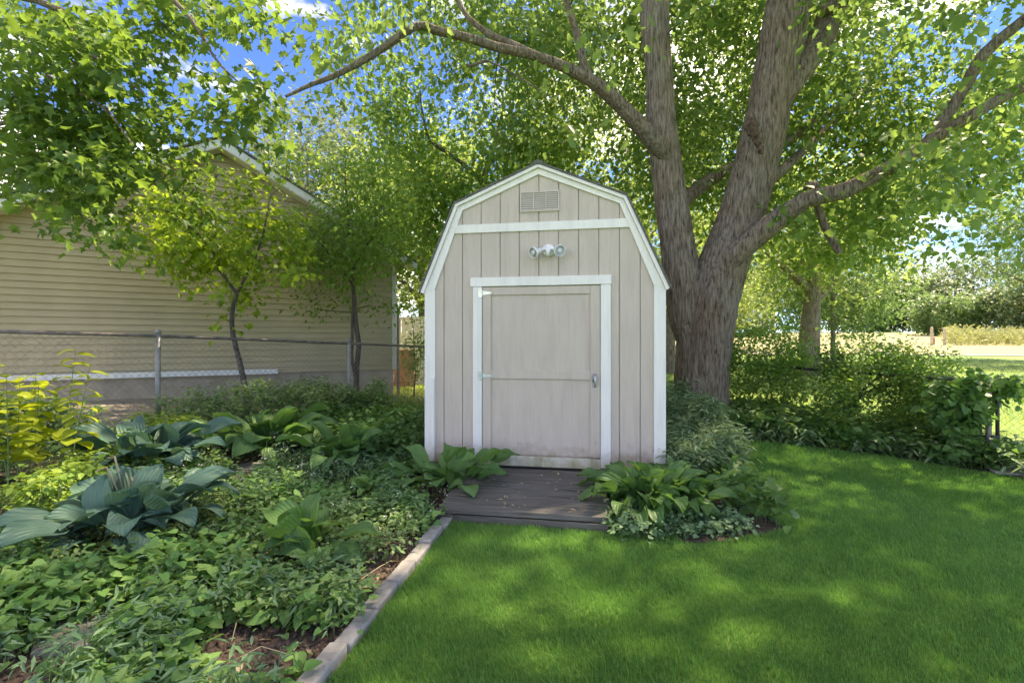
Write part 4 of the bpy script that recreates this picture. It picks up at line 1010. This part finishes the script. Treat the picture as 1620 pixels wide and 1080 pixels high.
big_plant('hosta_plant', 'lance-leaved hosta filling the corner of the border by the lawn', 1080, 4.08, 60, 'lance', .20, 8, .22, 1.35, cat='hosta')
big_plant('broadleaf_weed', 'tall broad-leaved weed at the lower left picture edge', 60, 2.35, 16, 'weed', .23, 9, .06, cat='weed', group='weeds in the bed')
big_plant('broadleaf_weed', 'upright weed with long leaves left of the near flagstone', 175, 2.55, 14, 'weed', .17, 10, .05, cat='weed', group='weeds in the bed')
big_plant('broadleaf_weed', 'weed with long pale leaves beside the heart-leaved plant', 590, 4.4, 18, 'weed', .22, 11, .09, 1.3, cat='weed', group='weeds in the bed')
big_plant('broadleaf_weed', 'leafy weed at the bottom picture edge below the near flagstone', 290, 1.98, 14, 'ovate', .11, 12, .05, cat='weed', group='weeds in the bed')
big_plant('broadleaf_weed', 'round-leaved weed hugging the edging near the bottom', 478, 2.05, 10, 'ovate', .075, 13, .04, cat='weed', group='weeds in the bed')

for _i, (_px, _d, _n, _k, _s, _t, _l) in enumerate([(130, 2.9, 12, 'ovate', .13, 1.4, 'upright weed in front of the largest hosta'), (400, 2.5, 14, 'weed', .13, 1.2, 'pale weed between the near flagstone and the edging'), (560, 3.4, 16, 'ovate', .12, 1.3, 'leafy weed beside the edging below the small hosta'), (640, 4.0, 16, 'weed', .15, 1.5, 'tall weed at the far end of the edging'), (20, 2.9, 18, 'burdock', .17, 1.0, 'heart-leaved weed at the left picture edge under the yellow shrub'), (330, 4.0, 14, 'ovate', .12, 1.3, 'leafy weed right behind the largest hosta'), (230, 2.2, 9, 'burdock', .12, .8, 'big round weed leaves beside the near flagstone'), (380, 5.9, 18, 'ovate', .14, 2.2, 'tall pale weed by the fence below the bright sapling')]):
    big_plant('broadleaf_weed', _l, _px, _d, _n, _k, _s, 40+_i, .06, _t, cat='weed', group='weeds in the bed')

def upright_plant(name, label, px, d, stems, h, nl, size, kind, seed, cat='shrub', spread=.2):
    rs = np.random.default_rng(seed); b = ground_px(px, d); R = empty(name, b, 0, label, cat)
    for s in range(stems):
        a = rs.uniform(0, 6.28); r = spread*rs.uniform(.2, 1); hh = h*rs.uniform(.7, 1.05); x, y = r*math.cos(a), r*math.sin(a)
        tx, ty = x*1.5+rs.normal(0, .04), y*1.5+rs.normal(0, .04)
        MB().tube([(x, y, -.02), ((x+tx)/2, (y+ty)/2, hh*.5), (tx, ty, hh)], [.005, .004, .002], 5).build('stem', M['stem'], R)
        for i in range(nl):
            t = .25+.75*(i+.5)/nl; az = i*math.pi*.97+s+rs.uniform(-.4, .4)
            o = bpy.data.objects.new('leaf', LM[kind][i % 3]); link(o, R); sc = size*rs.uniform(.75, 1.2)*(1.1-.35*t)
            o.location = (x+(tx-x)*t, y+(ty-y)*t, hh*t); o.rotation_euler = (rs.uniform(-.9, -.1), rs.uniform(-.3, .3), az); o.scale = (sc, sc, sc)
    return R
upright_plant('yellow_shrub', 'upright yellow-green leafy shrub at the left picture edge', 30, 4.0, 14, 1.15, 20, .145, 'yellow', 14, spread=.36)

# ------------------------------------------------------------------ ground cover (nobody could count it)
DECKQ = lambda x, y: ((x-SL[0])*math.cos(SH)+(y-SL[1])*math.sin(SH), -((x-SL[0])*math.sin(-SH)+(y-SL[1])*math.cos(SH)))
def on_deck(x, y, m=0.0):
    u, n = DECKQ(x, y); return (u > .50-m) & (u < 1.835+m) & (n < 1.15+m) & (n > -.5)
def in_shed(x, y):
    u, n = DECKQ(x, y); return (u > -.04) & (u < 2.44) & (n < .03) & (n > -3)

def cover(name, label, n, region, leaf, mat, size, hmax, seed, per=6, sp=.05, thr=.45, sc=1.3, box=((-7, 6), (1.2, 10)), flat=.6, near=True, width=1.0):
    rng = np.random.default_rng(seed); P = np.zeros((0, 2))
    while len(P) < n:
        q = np.stack([rng.uniform(*box[0], n*6), rng.uniform(*box[1], n*6)], -1)
        if near: q = q[rng.uniform(0, 1, len(q)) < np.clip(2.6/np.maximum(q[:, 1], 1), .12, 1)**1.2]
        px = CX+FPX*q[:, 0]/q[:, 1]
        k = region(q[:, 0], q[:, 1]) & ~in_shed(q[:, 0], q[:, 1]) & (px > -60) & (px < 1700) & (noise2(q[:, 0], q[:, 1], sc, seed*1.7) > thr)
        P = np.vstack([P, q[k]])
    P = P[:n]
    hh = hmax*np.sqrt(rng.uniform(0, 1, n))*(.45+.9*noise2(P[:, 0], P[:, 1], 2.2, seed))
    base = np.stack([P[:, 0], P[:, 1], gz(P[:, 0], P[:, 1])+.01], -1)
    C = base.copy(); C[:, 2] += hh
    a = list(clump_leaves(C, per, (sp, sp, sp*.6), size, rng, flat, .1)); 
    a[0][:, 2] = np.maximum(a[0][:, 2], gz(a[0][:, 0], a[0][:, 1])+.015)
    T, F = LEAF[leaf]
    me = leaf_mesh(name, leaf, *a, width=width); o = obj(name, me, mat); tag(o, label, kind='stuff'); o['category'] = 'ground cover'
    # stems of the sprigs, joined into the same cover as thin three-sided stalks
    V = []; lean = rng.normal(0, .012, (n, 2)); r = .0016
    for ang in (0, 2.094, 4.189):
        V.append(base+np.array((r*math.cos(ang), r*math.sin(ang), -.01)))
        V.append(C+np.concatenate([lean, np.zeros((n, 1))], 1)+np.array((r*math.cos(ang), r*math.sin(ang), 0)))
    V = np.stack(V, 1).reshape(-1, 3); i = np.arange(n)[:, None]*6
    Q = np.concatenate([i+np.array([0, 2, 3, 1]), i+np.array([2, 4, 5, 3]), i+np.array([4, 0, 1, 5])])
    s_ = obj('stalks', fast_mesh(name+'_stalks', V, None, quads=Q), M['stem'], o); tag(s_, kind='stuff')
    return o
inbed = lambda x, y: (bed_d(x, y) > .06) & ~on_deck(x, y, .02) & (y < 9.0) & (y < 6.0+1.13*(x+4.54))
bare = lambda x, y: ~(((((x+1.12)/.30)**2+((y-2.15)/.28)**2)*(.6+.9*noise2(x, y, 7, 2.0)) < 1) | (noise2(x, y, 3.1, 4.0) > .66) | (((x+1.93)/.17)**2+((y-2.25)/.13)**2 < 1) | (((x+2.62)/.24)**2+((y-4.85)/.22)**2 < 1) | (((x+3.35)/.26)**2+((y-3.4)/.24)**2 < 1))
cover('heart_leaf_cover', 'heart-leaved green ground cover through the left bed', 2300, lambda x, y: inbed(x, y) & bare(x, y), 'heart', M['cover'], .056, .15, 101, 5, .05, .46, 1.5)
cover('low_ivy_cover', 'low round-leaved creeper beside the edging blocks', 1500, lambda x, y: inbed(x, y) & bare(x, y) & (bed_d(x, y) < 1.1), 'heart', M['cover'], .058, .10, 102, 4, .045, .46, 1.7)
cover('pale_ground_cover', 'pale small-leaved ground cover in the sunlit middle bed', 2600, lambda x, y: inbed(x, y) & bare(x, y) & (y > 2.3), 'ovate', M['cover_pale'], .036, .17, 103, 8, .05, .46, 1.1)
cover('lacy_ground_cover', 'lacy blue-green weeds spread through the left bed', 1300, lambda x, y: inbed(x, y) & bare(x, y), 'narrow', M['cover_blue'], .06, .22, 104, 8, .05, .50, 1.2)
cover('deep_ground_cover', 'dense dark ground cover along the fence behind the hostas', 1100, lambda x, y: (bed_d(x, y) > .3) & (y > 5.2) & (y < 8.0) & (x > -2.9), 'ovate', M['hosta_green'], .075, .32, 105, 8, .08, .40, 1.0, near=False)
cover('yellow_ground_cover', 'sunlit yellow-green weeds around the left picture edge', 650, lambda x, y: inbed(x, y) & (x < -3.3-.25*(y-4)) & (y > 3.3) & (y < 6.0), 'ovate', M['cover_yellow'], .055, .30, 106, 8, .06, .46, 1.0, near=False)
M['petal'] = mat_leaf('white_petal', (.62, .62, .52), (.78, .78, .7), .25, (.6, .6, .5), .6, .2)
cover('white_blossoms', 'small white blossoms on thin stems in the middle of the left bed', 230, lambda x, y: inbed(x, y) & (y > 3.3) & (bed_d(x, y) < 2.6), 'ovate', M['petal'], .017, .30, 112, 6, .022, .45, 1.4, near=False)
cover('fence_weeds', 'pale sunlit weeds growing along the foot of the left fence', 1000, lambda x, y: (np.abs(y-5.55-1.13*(x+4.54)) < .42) & (x < -2.2) & (y > 3.5), 'ovate', M['cover_pale'], .055, .62, 111, 9, .07, .30, 1.0, near=False)
cover('feathery_weeds', 'feathery grey-green weeds beside the right wall of the shed', 2100, lambda x, y: (x > 1.42) & (x < 2.25+.12*(y-4)) & (y > 4.55+.6*np.maximum(0, x-1.75)) & (y < 7.6), 'narrow', M['weed_blue'], .085, .62, 107, 13, .06, .2, 1.0, near=False)
cover('border_ground_cover', 'dark leafy ground cover along the foot of the right hedge', 1900, lambda x, y: right_bed(x, y) & (x > 1.9), 'heart', M['vine'], .078, .34, 108, 8, .07, .25, 1.0, near=False)
cover('border_grass_cover', 'blue-green blades and shoots at the edge of the right border', 1300, lambda x, y: right_bed(x, y) & (x > 2.4), 'narrow', M['weed_blue'], .13, .26, 109, 8, .06, .35, 1.4, near=False)
cover('deck_corner_creeper', 'fine creeper hanging under the hosta at the deck corner', 320, lambda x, y: (x > .72) & (x < 1.75) & (y > 3.42+.05*(x-.7)) & (y < 3.9) & ~on_deck(x, y, .01), 'heart', M['cover_blue'], .034, .12, 110, 8, .04, .1, 1.0, near=False)

# bark chips and dry leaves
def chips(name, label, n, region, seed, size=.022, mat=None):
    rng = np.random.default_rng(seed); P = np.zeros((0, 2))
    while len(P) < n:
        q = np.stack([rng.uniform(-4.5, 0, n*3), rng.uniform(1.2, 5.5, n*3)], -1); P = np.vstack([P, q[region(q[:, 0], q[:, 1])]])
    P = P[:n]; s = size*rng.uniform(.4, 1.3, n)
    T = np.array([(-1, -.5, -.3), (1, -.6, -.3), (.9, .5, -.3), (-.8, .6, -.3), (-.6, -.3, .4), (.7, -.4, .35), (.5, .3, .5), (-.5, .4, .35)])
    Fq = np.array([(4, 5, 6, 7), (0, 1, 5, 4), (1, 2, 6, 5), (2, 3, 7, 6), (3, 0, 4, 7)])
    az = rng.uniform(0, 6.28, n); c, sn = np.cos(az), np.sin(az); tl = rng.normal(0, .3, n)
    TT = T[None]*(1+rng.normal(0, .22, (n, 8, 3))); X = TT[..., 0]*c[:, None]-TT[..., 1]*sn[:, None]; Y = TT[..., 0]*sn[:, None]+TT[..., 1]*c[:, None]; Z = TT[..., 2]+tl[:, None]*TT[..., 0]
    V = np.stack([X, Y, Z], -1)*s[:, None, None]+np.stack([P[:, 0], P[:, 1], gz(P[:, 0], P[:, 1])+.014], -1)[:, None]
    Q = (Fq[None]+(np.arange(n)*8)[:, None, None]).reshape(-1, 4)
    o = obj(name, fast_mesh(name, V.reshape(-1, 3), None, quads=Q), mat or M['chip']); tag(o, label, 'mulch', kind='stuff')
chips('bark_mulch', 'brown bark mulch and rock chips on the bed soil', 13000, lambda x, y: (bed_d(x, y) > .07) & ~on_deck(x, y, .02), 120, .013)

def litter(name, label, P, size, mat, seed):
    rng = np.random.default_rng(seed); n = len(P); az = rng.uniform(0, 6.28, n)
    tip = np.stack([np.cos(az), np.sin(az), rng.normal(0, .12, n)], -1); nr = np.stack([rng.normal(0, .2, n), rng.normal(0, .2, n), np.ones(n)], -1)
    o = obj(name, leaf_mesh(name, 'narrow', P, tip, unit(nr), size*rng.uniform(.5, 1.2, n), rng.uniform(0, 1, n), 1.6), mat); tag(o, label, 'leaf litter', kind='stuff')
rs = np.random.default_rng(5); u_ = rs.uniform(.5, 1.8, 75); n_ = rs.uniform(.06, 1.12, 75)
litter('deck_litter', 'small dry leaf scraps scattered on the dark deck', np.array([shed_pt(u, n, .166-.05*n) for u, n in zip(u_, n_)]), .05, M['dry_leaf'], 6)
q = np.stack([rs.uniform(-4, -.6, 1500), rs.uniform(1.5, 5.2, 1500)], -1); q = q[bed_d(q[:, 0], q[:, 1]) > .1][:700]
litter('bed_litter', 'dry brown leaves lying on the mulch of the left bed', np.stack([q[:, 0], q[:, 1], gz(q[:, 0], q[:, 1])+.03], -1), .075, M['dry_leaf'], 7)

_tv = Wood()
for _i in range(90):
    _x, _y = rs.uniform(-4, -.7), rs.uniform(1.6, 5.2)
    if bed_d(_x, _y) < .12: continue
    _a, _l = rs.uniform(0, 6.28), rs.uniform(.08, .3); _z = float(gz(_x, _y))+.025
    _tv.tube([(_x, _y, _z), (_x+_l*.5*math.cos(_a), _y+_l*.5*math.sin(_a), _z+.03+rs.uniform(0, .05)), (_x+_l*math.cos(_a+.2), _y+_l*math.sin(_a+.2), _z+.012)], [.003, .0025, .0012], 4, False)
tag(_tv.build('dead_stems', M['dry_leaf'], None), 'dry stems and twigs lying in the left bed', 'litter', kind='stuff')

# ------------------------------------------------------------------ lawn blades
def grass(name, label, n, region, box, h0, w0, seed, mat, far=3.0, power=1.5, lean=.55):
    rng = np.random.default_rng(seed); P = np.zeros((0, 2))
    while len(P) < n:
        q = np.stack([rng.uniform(*box[0], n*3), rng.uniform(*box[1], n*3)], -1)
        q = q[rng.uniform(0, 1, len(q)) < np.clip(far/np.maximum(q[:, 1], .5), .02, 1)**power]
        px = CX+FPX*q[:, 0]/q[:, 1]
        q = q[region(q[:, 0], q[:, 1]) & (px > -40) & (px < 1680)]; P = np.vstack([P, q])
    P = P[:n]; patch = noise2(P[:, 0], P[:, 1], 1.6, seed); fine = noise2(P[:, 0], P[:, 1], 9, seed+3)
    h = h0*(.55+.6*patch+.4*fine)*rng.uniform(.6, 1.25, n); wd = w0*rng.uniform(.7, 1.2, n)*np.clip(P[:, 1]/3, 1, 4)
    az = rng.uniform(0, 6.28, n); flow = 6.28*noise2(P[:, 0], P[:, 1], .9, seed+9); dx = np.cos(az)*.6+.5*np.cos(flow); dy = np.sin(az)*.6+.5*np.sin(flow); ln = lean*rng.uniform(.2, 1.3, n)
    base = np.stack([P[:, 0], P[:, 1], gz(P[:, 0], P[:, 1])+.002], -1)
    sx, sy = -np.sin(az)*wd, np.cos(az)*wd; Zr = np.zeros(n)
    b0 = base-np.stack([sx, sy, Zr], -1); b1 = base+np.stack([sx, sy, Zr], -1)
    m = base+np.stack([dx*h*ln*.35, dy*h*ln*.35, h*.62], -1); m0 = m-np.stack([sx, sy, Zr], -1)*.8; m1 = m+np.stack([sx, sy, Zr], -1)*.8
    t = base+np.stack([dx*h*ln, dy*h*ln, h*(1-.25*ln)], -1)
    V = np.stack([base, m0*.6+b0*.4, m1*.6+b1*.4, t], 1).reshape(-1, 3); i = (np.arange(n)*4)[:, None]
    F = np.concatenate([i+np.array([0, 2, 1]), i+np.array([1, 2, 3])])
    rv = np.clip(.65*noise2(P[:, 0], P[:, 1], 2.3, seed+5)+.75*rng.uniform(0, 1, n)-.2, 0, .98)
    o = obj(name, fast_mesh(name, V, F, np.repeat(rv, 4)), mat); tag(o, label, 'grass', kind='stuff')
lawn_r = lambda x, y: (bed_d(x, y) < -.055) & ~on_deck(x, y, .012) & ~right_bed(x, y) & ~in_shed(x, y) & (y < 8.4-1.5*(x-3.7)) & ~((x > 5.35) & (y > 4.0) & (y < 5.9))
grass('lawn_grass', 'short dense green lawn grass', 270000, lawn_r, ((-1.3, 8), (1.3, 8.5)), .037, .0020, 130, M['grass'])
grass('field_grass', 'rougher grass on the field beyond the right fence', 36000, lambda x, y: (y > 8.4-1.5*(x-3.7)+.6) & (x > 2.4) & ~((x > 5.35) & (y > 4.0) & (y < 5.9)), ((2.5, 26), (4, 27)), .085, .0022, 131, M['back_tree'], 8, .8)
grass('gap_grass', 'sunlit grass in the gap behind the left fence', 10000, lambda x, y: (x < -1.0) & (x > -3.6) & (y > 8.9) & (y < 16) & (bed_d(x, y) > -3), ((-9, 0), (7, 16)), .12, .003, 132, M['back_tree'], 8, .8)
rs = np.random.default_rng(133); mq = np.stack([rs.uniform(28, 80, 2600), rs.uniform(40, 54, 2600)], -1); mq = mq[(mq[:, 1] > 43-.1*(mq[:, 0]-20)) & (mq[:, 0] > .9*mq[:, 1])]
mc = np.stack([mq[:, 0], mq[:, 1], gz(mq[:, 0], mq[:, 1])+rs.uniform(.05, 1.0, len(mq))*(.7+.7*noise2(mq[:, 0], mq[:, 1], .35, 3))], -1)
tag(obj('meadow_growth', leaf_mesh('meadow_growth', 'clump', *clump_leaves(mc, 16, (.28, .28, .22), .26, rs, .2, -.6)), M['meadow']), 'tall pale meadow plants at the far side of the field', 'meadow', kind='stuff')

# ------------------------------------------------------------------ small things far off
def marker_post(px, py_base, d, h, label, flag=False):
    x = (px-CX)/FPX*d; z0 = float(gz(x, d)); 
    R = empty('marker_post', (x, d, z0), 0, label, 'post', 'field marker posts')
    MB().box((-.075, -.075, -.2), (.075, .075, h)).lathe([(.104, 0), (.06, .06), (0, .08)], 4, Matrix.Translation((0, 0, h)) @ Matrix.Rotation(math.radians(45), 4, 'Z')).build('post_shaft', M['post_wood'], R)
    if flag: MB().box((.08, -.05, .1), (.24, .05, .75)).build('red_tag', M['red'], R, .02)
marker_post(1474, 548, 41, 1.55, 'left marker post on the far field with a red tag', True)
marker_post(1494, 545, 42, 1.45, 'right of the two marker posts on the far field')

def build_person():
    d = 88.0; x = (1372-CX)/FPX*d; z0 = float(gz(x, d))
    R = empty('person', (x, d, z0), 0.3, 'distant person in dark trousers and blue top walking on the field', 'person')
    me = bpy.data.meshes.new('body'); v = [(0, 0, .95), (0, 0, 1.2), (0, 0, 1.45), (0, 0, 1.56), (0, -.02, 1.70), (-.2, 0, 1.42), (-.27, .05, 1.15), (-.22, -.08, .92), (.2, 0, 1.42), (.27, -.05, 1.15), (.22, -.16, .95), (-.1, 0, .88), (-.12, -.08, .48), (-.12, -.02, .06), (-.12, -.16, .03), (.1, 0, .88), (.12, .10, .48), (.12, .22, .10), (.12, .10, .04)]
    e = [(0, 1), (1, 2), (2, 3), (3, 4), (2, 5), (5, 6), (6, 7), (2, 8), (8, 9), (9, 10), (0, 11), (11, 12), (12, 13), (13, 14), (0, 15), (15, 16), (16, 17), (17, 18)]
    rad = [.15, .14, .15, .06, .11, .07, .05, .04, .07, .05, .04, .1, .07, .05, .04, .1, .07, .05, .04]
    me.from_pydata(v, e, []); o = obj('body', me, M['person'], R); o.modifiers.new('skin', 'SKIN')
    for i, r in enumerate(rad): me.skin_vertices[0].data[i].radius = (r, r*.85)
    me.skin_vertices[0].data[0].use_root = True
    s = o.modifiers.new('sub', 'SUBSURF'); s.levels = 2; s.render_levels = 2
m, t, p = mat_new('person_clothes'); c_ = t.nodes.new('ShaderNodeTexCoord'); sp_ = t.nodes.new('ShaderNodeSeparateXYZ'); t.links.new(c_.outputs['Object'], sp_.inputs[0])
mr = t.nodes.new('ShaderNodeMath'); mr.operation = 'DIVIDE'; mr.inputs[1].default_value = 1.85; t.links.new(sp_.outputs[2], mr.inputs[0])
cc = ramp(t, mr.outputs[0], [(0, (.03, .03, .035)), (.50, (.03, .03, .035)), (.51, (.10, .16, .32)), (.84, (.10, .16, .32)), (.85, (.5, .33, .25)), (.93, (.06, .05, .04))])
[n for n in t.nodes if n.type == 'VALTORGB'][-1].color_ramp.interpolation = 'CONSTANT'
t.links.new(cc, p.inputs['Base Color']); M['person'] = m
build_person()

# the gap right of the house: white vinyl fence, terracotta block wall, grey pole
def gap_things():
    a = W(600, 500, 14.5); R = empty('vinyl_fence', (a[0], a[1], 0), .05, 'white vinyl fence seen in the gap right of the house', 'fence'); z0 = float(gz(a[0], a[1]))
    for k in range(14): MB().box((k*.165, 0, z0+.1), (k*.165+.155, .025, 2.05)).build('fence_board', M['white_vinyl'], R)
    MB().box((-.02, -.02, 2.051), (2.33, .045, 2.16)).build('top_rail', M['white_vinyl'], R, .005); MB().box((-.02, -.02, z0+.0), (2.33, .045, z0+.099)).build('bottom_rail', M['white_vinyl'], R, .005)
    b = W(636, 560, 12.6); R = empty('block_planter', (b[0], b[1], 0), .2, 'terracotta block wall beside the house corner', 'planter'); z0 = float(gz(b[0], b[1]))
    for r in range(5):
        for k in range(3):
            x0 = -.30+k*.205+(.1 if r % 2 else 0); MB().box((x0, 0, z0+r*.21), (x0+.2, .25, z0+r*.21+.205)).build('block', M['brick'], R, .008)
    c = ground_px(630, 10.9); R = empty('steel_pole', c, 0, 'thin grey steel pole at the house corner', 'pole')
    MB().tube([(0, 0, -.2), (0, 0, 1.95)], .032, 10).lathe([(.036, 0), (.036, .03), (.0, .05)], 10, Matrix.Translation((0, 0, 1.95))).build('pole_shaft', M['fence_metal'], R, smooth=True)
gap_things()
